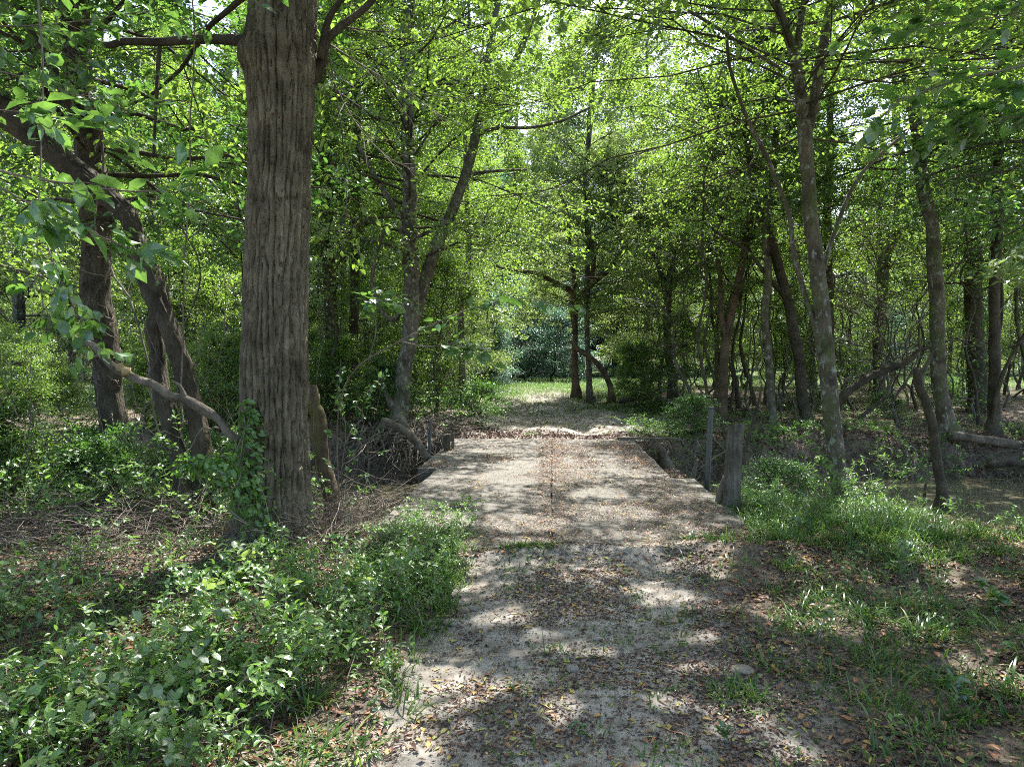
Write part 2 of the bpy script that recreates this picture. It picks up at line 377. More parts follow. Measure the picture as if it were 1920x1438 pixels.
def slab(u0, u1, v0, v1, z0, z1, seed, jag=.02):
    nu, nv = 26, 60
    a = np.linspace(0, 1, nu); bb = np.linspace(0, 1, nv); A, B = np.meshgrid(a, bb)
    Uu = u0 + (u1 - u0) * A; Vv = v0 + (v1 - v0) * B
    ew = (vn(B * 14, seed, 0, 3) - .5) * jag * 2; Uu = Uu + ew * (np.abs(A - .5) * 2) ** 8
    Vv = Vv + (vn(A * 9, seed + 5, 0, 4) - .5) * jag * 2 * (np.abs(B - .5) * 2) ** 8
    zt = z1 + (fbm(Uu * 1.2, Vv * .7, 0, seed, 3) - .5) * .02
    X = Uu + BD * Vv
    top = np.stack([X, Vv, zt], -1).reshape(-1, 3); bot = np.stack([X, Vv, zt * 0 + z0], -1).reshape(-1, 3)
    o = br.location; top = top - np.array(o); bot = bot - np.array(o)
    i = np.arange(nv - 1)[:, None] * nu; j = np.arange(nu - 1)[None]
    qt = np.stack([i + j, i + j + 1, i + nu + j + 1, i + nu + j], -1).reshape(-1, 4)
    k = nu * nv; ring = list(range(nu)) + [r * nu + nu - 1 for r in range(1, nv)] + [(nv - 1) * nu + c for c in range(nu - 2, -1, -1)] + [r * nu for r in range(nv - 2, 0, -1)]
    qs = np.array([[ring[(t + 1) % len(ring)], ring[t], ring[t] + k, ring[(t + 1) % len(ring)] + k] for t in range(len(ring))])
    return MB().quads(np.vstack([top, bot]), np.vstack([qt, qt[:, ::-1] + k, qs]))
for (u0, u1, v0, v1, sd) in ((-2.08, -.012, 7.0, 12.42, 1), (.012, 2.36, 7.0, 11.46, 2), (-2.42, -.012, 12.44, 17.2, 3), (.012, 2.0, 11.48, 17.1, 4)):
    link('deck_slab', slab(u0, u1, v0, v1, -.16, .035 + (sd % 2) * .006, sd).mesh('deck_slab', MSLAB, False), br)
def boxm(mb, c, s, rz=0.0, jit=0):
    x, y, z = np.array(s) / 2
    v = np.array([[a * x, b_ * y, c_ * z] for c_ in (-1, 1) for b_ in (-1, 1) for a in (-1, 1)], float)
    ca, sa = math.cos(rz), math.sin(rz); v = v @ np.array([[ca, sa, 0], [-sa, ca, 0], [0, 0, 1]]) + c
    return mb.quads(v, [[0, 2, 3, 1], [4, 5, 7, 6], [0, 1, 5, 4], [2, 6, 7, 3], [0, 4, 6, 2], [1, 3, 7, 5]])
for uu in (-1.75, -.6, .6, 1.65):
    link('beam', boxm(MB(), (uu + 0, 0, -.32), (.22, 10.4, .30), -BD).mesh('beam', MB_['dead'], False), br)
# loose board lying by the far right end
bd = boxm(MB(), (0, 0, 0), (1.5, .16, .05)).mesh('loose_board', MB_['post'], False)
o = link('loose_board', bd, None, (3.35, 16.95, .07)); o.rotation_euler = (0, .02, -.06)
tag(o, 'thin weathered board lying at the far right corner of the bridge', 'board')

# ------------------------------------------------------------------ shade: the gaps of the canopy, given by where their sun falls
GAPS = []
for (px, py, rx, ry) in [(790, 985, 120, 26), (990, 990, 100, 22), (1150, 968, 90, 20), (1130, 930, 70, 12), (1240, 1030, 90, 9), (700, 1000, 50, 18),
        (730, 1350, 105, 100), (820, 1270, 90, 25), (900, 1300, 90, 22), (1480, 1150, 60, 26), (1545, 1172, 60, 22), (1500, 1400, 70, 34), (1390, 1330, 70, 20),
        (1310, 1125, 45, 10), (1330, 1190, 45, 12), (1300, 1250, 60, 15), (1710, 1180, 70, 16), (1860, 1265, 55, 40), (240, 1062, 160, 26), (130, 1290, 110, 50), (610, 1100, 80, 26), (560, 1260, 80, 30), (60, 960, 120, 22), (420, 985, 60, 16), (480, 1420, 170, 44),
        (370, 1185, 130, 48), (60, 1270, 60, 34), (1100, 1215, 60, 12), (690, 940, 60, 16), (720, 1130, 30, 12), (1690, 1040, 50, 18), (1240, 1300, 50, 12),
        (960, 905, 80, 9), (960, 800, 90, 7), (1090, 812, 90, 6), (1150, 772, 90, 7), (930, 775, 70, 6), (1350, 835, 80, 8), (1650, 800, 90, 10), (1500, 770, 80, 8), (1080, 880, 70, 6), (930, 850, 60, 5), (1700, 960, 70, 10), (620, 1350, 30, 40), (360, 1300, 50, 20), (1050, 1330, 50, 14)]:
    a = G(px, py); n_ = G(px, py + ry); f_ = G(px, py - ry)
    GAPS.append((a[0], (n_[1] + f_[1]) / 2, rx * a[1] / F, max((f_[1] - n_[1]) / 2, .12)))
GAPS = np.array(GAPS)
CLR = (.8, 38.5, 4.6, 5.5)
def clearkeep(p, rng):
    s = p[:, :2] - p[:, 2:3] * (S[:2] / S[2])[None]
    return ((s[:, 0] - CLR[0]) / CLR[2]) ** 2 + ((s[:, 1] - CLR[1]) / CLR[3]) ** 2 > 1
def sunkeep(p, rng):
    """True for the leaves that stay: a leaf is dropped where its shade would fall in a sun fleck"""
    s = p[:, :2] - p[:, 2:3] * (S[:2] / S[2])[None]
    wx = s[:, 0] + (fbm(s[:, 0] * 2.2, s[:, 1] * 2.2, 0, 51, 3) - .5) * .38
    wy = s[:, 1] + (fbm(s[:, 0] * 2.2, s[:, 1] * 2.2, 0, 52, 3) - .5) * .38
    k = np.ones(len(p), bool)
    for gx_, gy_, rx, ry in GAPS:
        k &= ((wx - gx_) / rx) ** 2 + ((wy - gy_) / ry) ** 2 > (1.45 if gy_ < 6.8 else .72)
    small = fbm(s[:, 0] * 1.5, s[:, 1] * 1.5, 0, 53, 3)
    fine_ = fbm(s[:, 0] * 4.2, s[:, 1] * 4.2, 0, 57, 2)
    k &= (fine_ < .66) | (rng.random(len(p)) < .2)
    return k & ((small < np.where(s[:, 1] > 16.8, .51, np.where(s[:, 1] > 7.5, .80, .66))) | (rng.random(len(p)) < .12))

# ------------------------------------------------------------------ tree growth
def leaves_on(mb, starts, ends, per, size, tmpl, rng, spread=.10, flat=.45, filt=None, droop=.0):
    n = len(starts); t = rng.random((n, per)) ** .8
    p = starts[:, None] * (1 - t[..., None]) + ends[:, None] * t[..., None]
    d = norm(ends - starts)[:, None] + rng.normal(0, .75, (n, per, 3)) * np.array([1, 1, .45])
    d[..., 2] -= droop
    p = p + rng.normal(0, spread, p.shape) * np.array([1, 1, .6])
    nn = np.array([0, 0, 1.0]) + rng.normal(0, flat, (n, per, 3))
    p = p.reshape(-1, 3); d = d.reshape(-1, 3); nn = nn.reshape(-1, 3)
    if filt is not None:
        k = filt(p, rng); p = p[k]; d = d[k]; nn = nn[k]
    base = np.clip(fbm(p[:, 0] * .8, p[:, 1] * .8, p[:, 2] * .8, 5, 2) * .8 + rng.random(len(p)) * .55 - .18, 0, 1)
    scatter(mb, tmpl, p, frames(norm(d), norm(nn)), size * rng.uniform(.65, 1.25, len(p)), base)

def grow(seed, H, hb, R, nl, ns, nt_, per, leaf, tmpl=LS, wander=.25, r0=.12, lean=(0, 0), rise=.5, flat=.45, filt=None, axis_pts=None, trunk=True, top=.35, spread=.10, droop=0., sides=8, org=(0, 0, 0), full=.55):
    rng = np.random.default_rng(seed); W_ = MB(); L_ = MB(); org = np.array(org, float)
    if axis_pts is None:
        k = 14; t = np.linspace(0, 1, k)
        off = np.cumsum(rng.normal(0, wander / 3, (k, 2)), 0); off -= off[0]
        ax = np.stack([off[:, 0] + lean[0] * t * H, off[:, 1] + lean[1] * t * H, t * H], 1)
    else:
        ax = spline(axis_pts, 16); t = np.linspace(0, 1, 16)
    zt = (ax[:, 2] - ax[0, 2]) / max(ax[-1, 2] - ax[0, 2], 1e-6)
    if trunk:
        rr = r0 * (1 - .8 * t) * (1 + .7 * np.exp(-t * H / .35)); pp = spline(np.c_[ax, rr], 34)
        if axis_pts is None: pp[0, 2] -= .25
        tube(W_, pp[:, :3] + org, pp[:, 3], sides, .12, seed)
    st = []; en = []
    for i_ in range(nl):
        q_ = (i_ + rng.random()) / nl; z = hb / H + (1 - hb / H) * q_ ** .9
        b0 = np.array([np.interp(z, zt, ax[:, c_]) for c_ in range(3)])
        prof = (math.sin(math.pi * min(1, (q_ * .86 + .14)) ** .8) * full + (1 - full)) * (1 - (1 - top) * q_)
        Ln = R * prof * rng.uniform(.65, 1.15); az = i_ * 2.4 + rng.normal(0, .4)
        el = rise * (.35 + q_ * 1.15) + rng.normal(0, .27)
        d0 = np.array([math.cos(az) * math.cos(el), math.sin(az) * math.cos(el), math.sin(el)])
        s_ = np.linspace(0, 1, 6)[:, None]
        side = np.array([-math.sin(az), math.cos(az), 0]) * rng.normal(0, .26)
        lp = b0 + d0 * s_ * Ln + side * Ln * s_ ** 2 + np.array([0, 0, 1]) * Ln * (.10 * s_ - .16 * s_ ** 2) + rng.normal(0, .035 * Ln, (6, 3)) * s_
        tube(W_, lp + org, max(r0 * .30 * (1 - .6 * q_), .012) * (1 - .85 * s_[:, 0]) + .004, 5, 0, seed, False)
        for j_ in range(ns):
            s0 = rng.uniform(.22, 1.0); a0 = np.array([np.interp(s0, s_[:, 0], lp[:, c_]) for c_ in range(3)])
            sg = -1 if j_ % 2 else 1; a2 = az + sg * rng.uniform(.25, 1.25); e2 = el * .45 + rng.normal(0, .34)
            l2 = Ln * (.5 - .28 * s0) + .25; d2 = np.array([math.cos(a2) * math.cos(e2), math.sin(a2) * math.cos(e2), math.sin(e2)])
            m1 = a0 + d2 * l2 * .55 + np.array([0, 0, .03 * l2]); m2 = a0 + d2 * l2 - np.array([0, 0, .10 * l2])
            tube(W_, np.array([a0, m1, m2]) + org, [.011, .007, .003], 3, 0, 0, False)
            for k_ in range(nt_):
                f0 = (k_ + .6) / nt_; p0 = a0 * (1 - f0) + m2 * f0; a3 = a2 + (1 if k_ % 2 else -1) * rng.uniform(.3, 1.1)
                l3 = l2 * .38 + .12; e3 = e2 + rng.normal(0, .25)
                st.append(p0); en.append(p0 + l3 * np.array([math.cos(a3) * math.cos(e3), math.sin(a3) * math.cos(e3), math.sin(e3) - .15]))
    st = np.array(st) + org; en = np.array(en) + org
    idx = rng.random(len(st)) < .35
    for a_, b_ in zip(st[idx], en[idx]): tube(W_, np.array([a_, b_]), [.004, .002], 3, 0, 0, False)
    leaves_on(L_, st, en, per, leaf, tmpl, rng, spread, flat, filt, droop)
    return W_, L_

# prototypes: (wood mesh, crown mesh)
PR = {}
def proto(key, barkm, leafm, **k):
    w, l = grow(**k); PR[key] = (w.mesh('trunk', MB_[barkm]), l.mesh('crown', ML[leafm], False))
proto('tall_a', 'grey', 'fresh', seed=1, H=17, hb=5, R=3.4, nl=44, ns=8, nt_=4, per=17, leaf=.11, r0=.16, rise=.55)
proto('tall_b', 'brown', 'deep', seed=2, H=18, hb=6, R=3.8, nl=46, ns=8, nt_=4, per=17, leaf=.12, r0=.19, rise=.5)
proto('tall_c', 'moss', 'fresh', seed=3, H=16, hb=4.0, R=3.2, nl=42, ns=8, nt_=4, per=17, leaf=.10, r0=.13, rise=.65, lean=(.06, 0))
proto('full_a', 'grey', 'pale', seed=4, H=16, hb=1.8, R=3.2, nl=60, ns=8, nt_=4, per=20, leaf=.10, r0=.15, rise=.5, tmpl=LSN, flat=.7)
proto('full_b', 'brown', 'fresh', seed=5, H=15, hb=1.6, R=3.3, nl=58, ns=8, nt_=4, per=20, leaf=.11, r0=.14, rise=.45)
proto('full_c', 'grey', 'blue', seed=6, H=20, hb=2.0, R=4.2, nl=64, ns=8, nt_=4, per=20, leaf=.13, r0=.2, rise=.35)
proto('slim_a', 'grey', 'fresh', seed=7, H=12, hb=4.5, R=1.9, nl=24, ns=6, nt_=3, per=17, leaf=.10, r0=.075, rise=.7, wander=.3)
proto('slim_b', 'brown', 'fresh', seed=8, H=11, hb=3.6, R=2.0, nl=24, ns=6, nt_=3, per=17, leaf=.10, r0=.065, rise=.6, lean=(-.05, .02), wander=.35)
proto('under_a', 'grey', 'fresh', seed=9, H=5.5, hb=1.5, R=2.3, nl=26, ns=7, nt_=4, per=18, leaf=.085, r0=.05, rise=.25, flat=.3, top=.6)
proto('under_b', 'brown', 'fresh', seed=10, H=4.5, hb=1.0, R=2.0, nl=24, ns=7, nt_=4, per=20, leaf=.08, r0=.04, rise=.25, flat=.3, top=.6)
proto('shrub_a', 'brown', 'fresh', seed=11, H=2.4, hb=.15, R=1.2, nl=24, ns=6, nt_=4, per=22, leaf=.06, r0=.02, rise=.6, top=.5, spread=.08)
proto('shrub_b', 'grey', 'pale', seed=12, H=3.4, hb=.15, R=1.6, nl=30, ns=6, nt_=4, per=24, leaf=.06, r0=.03, rise=.7, top=.5, tmpl=LSN, flat=.9, spread=.09)
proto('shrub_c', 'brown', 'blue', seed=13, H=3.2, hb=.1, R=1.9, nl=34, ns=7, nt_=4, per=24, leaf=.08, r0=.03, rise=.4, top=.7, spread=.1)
proto('shrub_d', 'brown', 'deep', seed=14, H=1.3, hb=.05, R=.9, nl=18, ns=5, nt_=4, per=18, leaf=.06, r0=.015, rise=.5, top=.6, spread=.06)

proto('pole_a', 'brown', 'fresh', seed=21, H=9.5, hb=4.6, R=1.3, nl=13, ns=5, nt_=3, per=16, leaf=.095, r0=.042, rise=.6, wander=.5)
proto('pole_b', 'grey', 'fresh', seed=22, H=8.5, hb=4.2, R=1.2, nl=12, ns=5, nt_=3, per=15, leaf=.09, r0=.034, rise=.7, wander=.6, lean=(.09, .02))
proto('bare_a', 'grey', 'fresh', seed=23, H=4.6, hb=.9, R=2.0, nl=22, ns=9, nt_=5, per=2, leaf=.07, r0=.04, rise=.45, wander=.5, top=.6)
proto('shrub_e', 'brown', 'deep', seed=15, H=2.3, hb=.15, R=1.25, nl=24, ns=7, nt_=4, per=18, leaf=.075, r0=.022, rise=.6, top=.5, spread=.09)
def plant(name, key, x, y, label, cat, group=None, sc=1.0, rz=None, rng=RNG, sz=None):
    z = float(hgt(x, y, False)) - .03
    o = thing(name, label, cat, (x, y, z), float(rng.uniform(0, 6.28)) if rz is None else rz, group)
    o.scale = (sc, sc, sz or sc); w, l = PR[key]
    link('trunk' if 'tree' in name else 'stem', w, o); link('crown' if 'tree' in name else 'foliage', l, o); return o

# ------------------------------------------------------------------ hero trees, traced and set at their own depths
TAKEN = []
def traced(name, label, cat, Y, stems, barkm, sides=14, rough=.10, group=None, roots=0, ground=True):
    """stems: lists of (px, py, half width px[, depth offset]); the first is the trunk from its base up"""
    b = P(stems[0][0][0], stems[0][0][1], Y); o = thing(name, label, cat, tuple(b), 0, group); TAKEN.append((b[0], b[1]))
    ob = np.array(b); outp = []
    for si, stm in enumerate(stems):
        rows = []
        for s_ in stm:
            Yd = Y + (s_[3] if len(s_) > 3 else 0); p_ = P(s_[0], s_[1], Yd); rows.append([*p_, s_[2] * Yd / F])
        n = (1 if sides < 36 else 3) * max(10, int(np.abs(np.diff([s_[1] for s_ in stm])).sum() / 9 + np.abs(np.diff([s_[0] for s_ in stm])).sum() / 12))
        pp = spline(rows, n)
        if si == 0 and ground:
            d = np.linalg.norm(pp[:, :3] - pp[0, :3], axis=1); pp[:, 3] *= 1 + .35 * np.exp(-d / .16)
            pp = np.vstack([pp[0] + np.array([0, 0, -.3, pp[0, 3] * .2]), pp])
        mb = MB(); sd = int(stm[0][0]) + si
        wob = (np.stack([fbm(np.linspace(0, 9, len(pp)), sd * .37, c_, 77, 3) - .5 for c_ in range(3)], 1)) * np.array([1, 1, .3]) * pp[:, 3:4] * .9
        tube(mb, pp[:, :3] + wob - ob, np.maximum(pp[:, 3], .004), sides if si == 0 else max(6, sides - 4), rough, sd)
        if si == 0 and roots:
            rg = np.random.default_rng(sd)
            for r_ in range(roots):
                a_ = rg.uniform(0, 6.28); L = rg.uniform(.4, 1.1); s2 = np.linspace(0, 1, 7)[:, None]
                rp = np.array([math.cos(a_), math.sin(a_), 0]) * L * s2 + np.array([0, 0, .25]) * (1 - s2) ** 2 - np.array([0, 0, .25]) * s2 + rg.normal(0, .03, (7, 3))
                tube(mb, rp, pp[2, 3] * .35 * (1 - .7 * s2[:, 0]), 6, .1, sd)
        link('trunk' if si == 0 else 'branch', mb.mesh('trunk' if si == 0 else 'branch', MB_[barkm]), o); outp.append(pp)
    return o, outp

def add_crown(o, pp, seed, leafm, R, H, n=(36, 7, 4, 20), leaf=.11, tmpl=LEAF, hb=.5, filt=sunkeep, rise=.5, r0=.09, flat=.45, lower=None, top=.6, full=.8):
    """unique crown round the upper part of a traced trunk; lower: height above ground where the limbs start"""
    a = pp[len(pp) // 3:, :3] if lower is None else pp[pp[:, 2] > lower, :3]
    if len(a) < 3: a = pp[-4:, :3]
    d = norm(a[-1] - a[-3]); e = a[-1] + (d * .4 + np.array([0, 0, .6])) * (H - a[-1][2])
    ax = np.vstack([a[::max(1, len(a) // 4)], a[-1], (a[-1] + e) / 2 + np.array([.1, .1, .2]), e])
    org = np.array(o.location)
    flt = None if filt is None else (lambda p_, r_: filt(p_ + org, r_))
    w, l = grow(seed=seed, H=H, hb=0, R=R, nl=n[0], ns=n[1], nt_=n[2], per=n[3], leaf=leaf, tmpl=tmpl, rise=rise, filt=flt, axis_pts=ax - org, trunk=True, r0=pp[-1, 3] * 1.0, flat=flat, top=top, full=full, spread=.075)
    link('branch', w.mesh('branch', MB_['brown']), o); link('crown', l.mesh('crown', ML[leafm], False), o)

# the big furrowed trunk
def big_trunk():
    Y = 7.25; rows = [(508, 1032, 80), (512, 1000, 68), (515, 930, 62), (516, 850, 60), (516, 700, 61), (518, 600, 59.5), (521, 480, 58), (525, 360, 57), (527, 250, 58), (527, 160, 61), (526, 100, 64), (529, 30, 61), (531, -60, 60), (536, -400, 55), (545, -900, 42), (560, -1500, 22)]
    b = P(512, 1010, Y); b[2] = float(hgt(b[0], b[1], False)); rows = [(x, y, w * .93) for x, y, w in rows]; o = thing('cottonwood_tree', 'thick straight tree with deeply furrowed brown bark and vine leaves round its foot', 'tree', tuple(b)); TAKEN.append((b[0], b[1]))
    rr = spline([[*P(x, y, Y), w * Y / F] for x, y, w in rows], 900); rr[0, 2] -= .3
    n = 260; th = np.linspace(0, 2 * math.pi, n, endpoint=False)[None]; z = rr[:, 2:3]
    cx, sy = np.cos(th), np.sin(th)
    w1 = (fbm(cx * 1.5 + 4, sy * 1.5 + 4, z * 1.1, 61, 3) - .5) * 2.6 + (fbm(cx * 5 + 4, sy * 5 + 4, z * 3.2, 62, 3) - .5) * .9
    ph = th * 15 + w1 * 3.0
    rid = np.abs(np.sin(ph)) ** .36
    ph2 = th * 11 - w1 * 3.4 + 1.3; rid2 = np.abs(np.sin(ph2)) ** .4
    pick = sstep(.42, .58, fbm(cx * 3 + 8, sy * 3 + 8, z * 1.4, 63, 3))
    d = rid * (1 - pick) + rid2 * pick
    brk = sstep(.60, .68, fbm(cx * 9 + 3, sy * 9 + 3, z * 7.5, 64, 3))        # cross cracks
    fine = fbm(cx * 22 + 3, sy * 22 + 3, z * 16, 65, 3) - .5
    R = rr[:, 3:4] * (1 + .07 * (fbm(cx * .8 + 2, sy * .8 + 2, z * .35, 66, 2) - .5) * 2)
    flare = np.exp(-np.maximum(z - b[2], 0) / .28); R = R * (1 + .42 * flare * (.35 + np.abs(np.sin(th * 2.5 + .8 + w1 * .3)) ** 1.5))
    but = np.exp(-((np.angle(np.exp(1j * (th - math.pi * .97)))) / .28) ** 2) * sstep(2.9, .4, z) * .085  # buttress rib on the left
    burl = np.exp(-((np.angle(np.exp(1j * (th - math.pi * 1.1)))) / .35) ** 2 - ((z - P(0, 110, Y)[2]) / .22) ** 2) * .07
    R = R + but + burl + (d - .7) * .078 - brk * .028 * d + fine * .03 + (vn(th * 15 / 3.14159, z * 2.2 + w1, 0, 71) - .5) * .025
    v = np.stack([rr[:, 0:1] + R * cx, rr[:, 1:2] + R * sy, z + 0 * th], -1) - b
    k = 900; i = np.arange(k - 1)[:, None] * n; j = np.arange(n)[None]; j2 = (j + 1) % n
    q = np.stack([i + j, i + j2, i + n + j2, i + n + j], -1).reshape(-1, 4)
    link('trunk', MB().quads(v.reshape(-1, 3), q).mesh('trunk', MB_['big']), o)
    for st in ([(470, 78, 13, -.1), (440, 76, 10, 0), (380, 74, 9, .1), (300, 79, 8, .3), (235, 78, 7, .4), (195, 85, 6, .5), (130, 60, 4, .6)],
               [(570, 175, 15, .1), (600, 125, 10, .1), (612, 80, 8, 0), (640, 50, 7, 0), (690, 10, 6, 0), (740, -60, 5, 0)],
               [(600, 110, 7, 0), (615, 40, 6, -.1), (645, -10, 5, -.2), (660, -60, 4, -.2)],
               [(300, 80, 4, .3), (296, 140, 4, .3), (292, 210, 3, .2), (288, 290, 2, .2)]):
        pp = spline([[*P(s_[0], s_[1], Y + s_[3]), s_[2] * Y / F] for s_ in st], 24)
        mb = MB(); tube(mb, pp[:, :3] - b, pp[:, 3], 9, .16, int(st[0][0])); link('branch', mb.mesh('branch', MB_['brown']), o)
    w, l = grow(seed=101, H=13.5, hb=0, R=6.2, nl=46, ns=9, nt_=4, per=18, leaf=.13, tmpl=LEAF, rise=.45, r0=.14, flat=.5, top=.55, full=.8,
                filt=lambda p_, r_: sunkeep(p_ + b, r_) & (((p_[:, 1] + b[1]) > 5.5) | (p_[:, 2] + b[2] > 5.3)), trunk=False,
                axis_pts=np.array([P(532, -60, Y), P(536, -400, Y), P(548, -900, Y), P(560, -1500, Y)]) - b)
    link('branch', w.mesh('branch', MB_['brown']), o); link('crown', l.mesh('crown', ML['fresh'], False), o)
    return o, b
BIG, BIGB = big_trunk()

o, s_ = traced('vine_hung_tree', 'dark upright trunk draped with dry vines, left of the thick furrowed tree', 'tree', 10.2,
    [[(226, 880, 26), (218, 810, 24), (202, 700, 23), (190, 600, 25), (181, 480, 24), (180, 380, 25), (166, 260, 23), (150, 150, 23), (143, 0, 22), (140, -120, 21), (130, -400, 18)],
     [(178, 300, 10, 0), (150, 240, 8, -.2), (100, 130, 8, -.4), (60, 60, 7, -.5), (20, -20, 6, -.6)]], 'brown', 56, .16)
VT = s_[0]; VTO = o
add_crown(o, s_[0], 201, 'deep', 4.2, 12, (50, 8, 4, 17), .115, LEAF, lower=4.0, rise=.35)
o, s_ = traced('leaning_tree', 'crooked reddish brown trunk leaning up out of the left picture edge', 'tree', 8.4,
    [[(384, 880, 19), (366, 770, 17), (343, 690, 17.5), (318, 615, 18.5), (288, 545, 22), (264, 480, 17.5), (246, 425, 16), (222, 385, 18), (160, 335, 20), (90, 278, 21), (20, 222, 23), (-60, 150, 22), (-200, 20, 22), (-330, -160, 18)],
     [(300, 560, 14, .1), (292, 600, 16, .1), (300, 680, 15, .1), (313, 770, 16, .0), (332, 860, 17, -.1), (350, 960, 20, -.2), (356, 1010, 24, -.2)]], 'brown', 56, .17)
LEANB = s_
o, s_ = traced('broken_limb', 'broken pale grey limb with a splintered tip, jutting out left from behind the thick trunk', 'branch', 6.9,
    [[(450, 826, 6), (428, 812, 7.5), (408, 786, 7), (385, 770, 9.5), (352, 750, 7.5), (318, 741, 8.5), (285, 720, 7), (262, 714, 7), (240, 702, 7.5), (222, 694, 8.5), (205, 681, 6), (190, 664, 7), (172, 646, 5.5), (152, 641, 5.5), (138, 630, 4), (131, 624, 1)],
     [(352, 752, 4, 0), (338, 725, 3, 0), (322, 712, 1, 0)], [(192, 664, 3, 0), (172, 672, 2.4, 0), (160, 690, 1, 0)]], 'dead', 16, .3, ground=False)
mb = MB(); tube(mb, spline([P(243, 702, 6.86), P(228, 690, 6.85), P(212, 683, 6.85)], 6) - np.array(o.location), [.012, .058, .03, .05, .02, .004], 7, .3, 3)
link('torn_wood', mb.mesh('torn_wood', MB_['fresh']), o)
o, s_ = traced('rotten_snag', 'short rotten brown and mossy snag close behind the thick trunk, on its right', 'tree stump', 8.5,
    [[(630, 1010, 18), (622, 950, 17), (608, 880, 14), (598, 800, 13.5), (590, 755, 12), (587, 722, 7)]], 'rot', 14, .22)

# far left bank trees
FB = []
def hero(*a, **k):
    cr = k.pop('crown', None); o, s_ = traced(*a, **k)
    if cr: add_crown(o, s_[0], **cr)
    return o, s_
hero('ivy_covered_tree', 'leafy ivy covered trunk just right of the thick trunk, across the creek', 'tree', 21.0,
    [[(632, 790, 15), (628, 700, 14), (620, 600, 12), (616, 480, 12), (612, 360, 11), (606, 200, 10), (600, 60, 8)]], 'brown', crown=dict(seed=301, leafm='fresh', R=3.3, H=14, filt=None, tmpl=LS, lower=4.0))
hero('forest_tree', 'straight dark trunk standing close beside the ivy covered one across the creek', 'tree', 22.0,
    [[(655, 785, 11), (657, 700, 10), (662, 600, 9), (667, 450, 9), (670, 300, 8), (668, 120, 7)]], 'brown', crown=dict(seed=302, leafm='fresh', R=3.0, H=14, filt=None, tmpl=LS, lower=5))
hero('forked_tree', 'pair of stems from one foot on the far bank, one upright and one slanting right', 'tree', 18.4,
    [[(742, 812, 22), (748, 770, 17), (758, 700, 15), (768, 620, 15), (770, 540, 15), (766, 440, 14), (768, 340, 13), (766, 240, 12), (764, 120, 12), (768, 0, 10), (770, -80, 9)],
     [(752, 740, 10, .3), (768, 640, 11, .35), (792, 550, 12, .4), (822, 455, 11, .4), (852, 385, 10, .4), (878, 310, 9, .4), (893, 245, 9, .4), (903, 185, 8, .4), (918, 100, 7, .4), (930, 20, 6, .4), (940, -60, 5, .4)],
     [(900, 200, 6, .4), (925, 178, 6, .3), (960, 125, 5.5, .2), (985, 75, 5, .1), (1008, 10, 4, 0), (1025, -50, 3, 0)],
     [(893, 255, 4, .4), (935, 240, 3.5, .2), (990, 240, 3, 0), (1050, 228, 2.5, -.2), (1110, 200, 2, -.3)],
     [(868, 330, 3.5, .4), (920, 322, 3, .3), (990, 318, 2, .2)],
     [(765, 425, 6, 0), (735, 385, 6, -.1), (705, 335, 5, -.1), (670, 270, 4, 0)],
     [(762, 565, 5, 0), (735, 600, 5, .1), (705, 560, 4, .1), (700, 500, 4, .1), (725, 420, 3, .1)],
     [(745, 770, 9, -.1), (725, 740, 6, -.2), (715, 700, 3, -.2)]],
    'grey', rough=.13, roots=14, crown=dict(seed=303, leafm='fresh', R=6.0, H=14.5, n=(80, 10, 4, 27), filt=sunkeep, leaf=.095, lower=4.4))
# trees round the clearing
hero('crooked_tree', 'crooked tree with a knotty fork, right of the sunlit clearing, arms spread to both sides', 'tree', 30.0,
    [[(1080, 735, 7.5), (1077, 680, 5.8), (1078, 620, 5.2), (1074, 585, 6), (1085, 562, 8), (1098, 545, 6.5), (1115, 525, 7), (1145, 500, 6), (1162, 480, 5), (1166, 450, 4), (1150, 420, 3.5)],
     [(1080, 565, 8, 0), (1068, 545, 6, -.2), (1040, 530, 5, -.4), (1005, 512, 4, -.6), (970, 508, 3, -.7), (930, 500, 2, -.8)],
     [(1075, 590, 6, 0), (1078, 540, 5, .2), (1070, 480, 4, .3), (1062, 400, 3.5, .3), (1030, 310, 3, .3)],
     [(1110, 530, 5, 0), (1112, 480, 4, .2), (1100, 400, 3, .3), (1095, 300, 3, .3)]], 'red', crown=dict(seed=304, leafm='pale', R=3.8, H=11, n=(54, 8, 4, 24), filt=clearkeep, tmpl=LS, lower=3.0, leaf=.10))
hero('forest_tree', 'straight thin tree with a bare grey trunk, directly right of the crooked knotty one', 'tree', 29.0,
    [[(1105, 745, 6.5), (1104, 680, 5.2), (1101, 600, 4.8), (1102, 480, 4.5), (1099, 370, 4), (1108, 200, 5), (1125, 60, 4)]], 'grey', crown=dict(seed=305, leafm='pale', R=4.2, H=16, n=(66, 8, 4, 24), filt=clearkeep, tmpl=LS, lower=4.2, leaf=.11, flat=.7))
hero('leaning_tree', 'bare brown stem arching left over its foot, by the straight thin tree at the clearing', 'tree', 28.0,
    [[(1147, 746, 6.5), (1142, 722, 5.5), (1130, 695, 5.2), (1110, 672, 5), (1088, 658, 5), (1070, 640, 3)]], 'red')
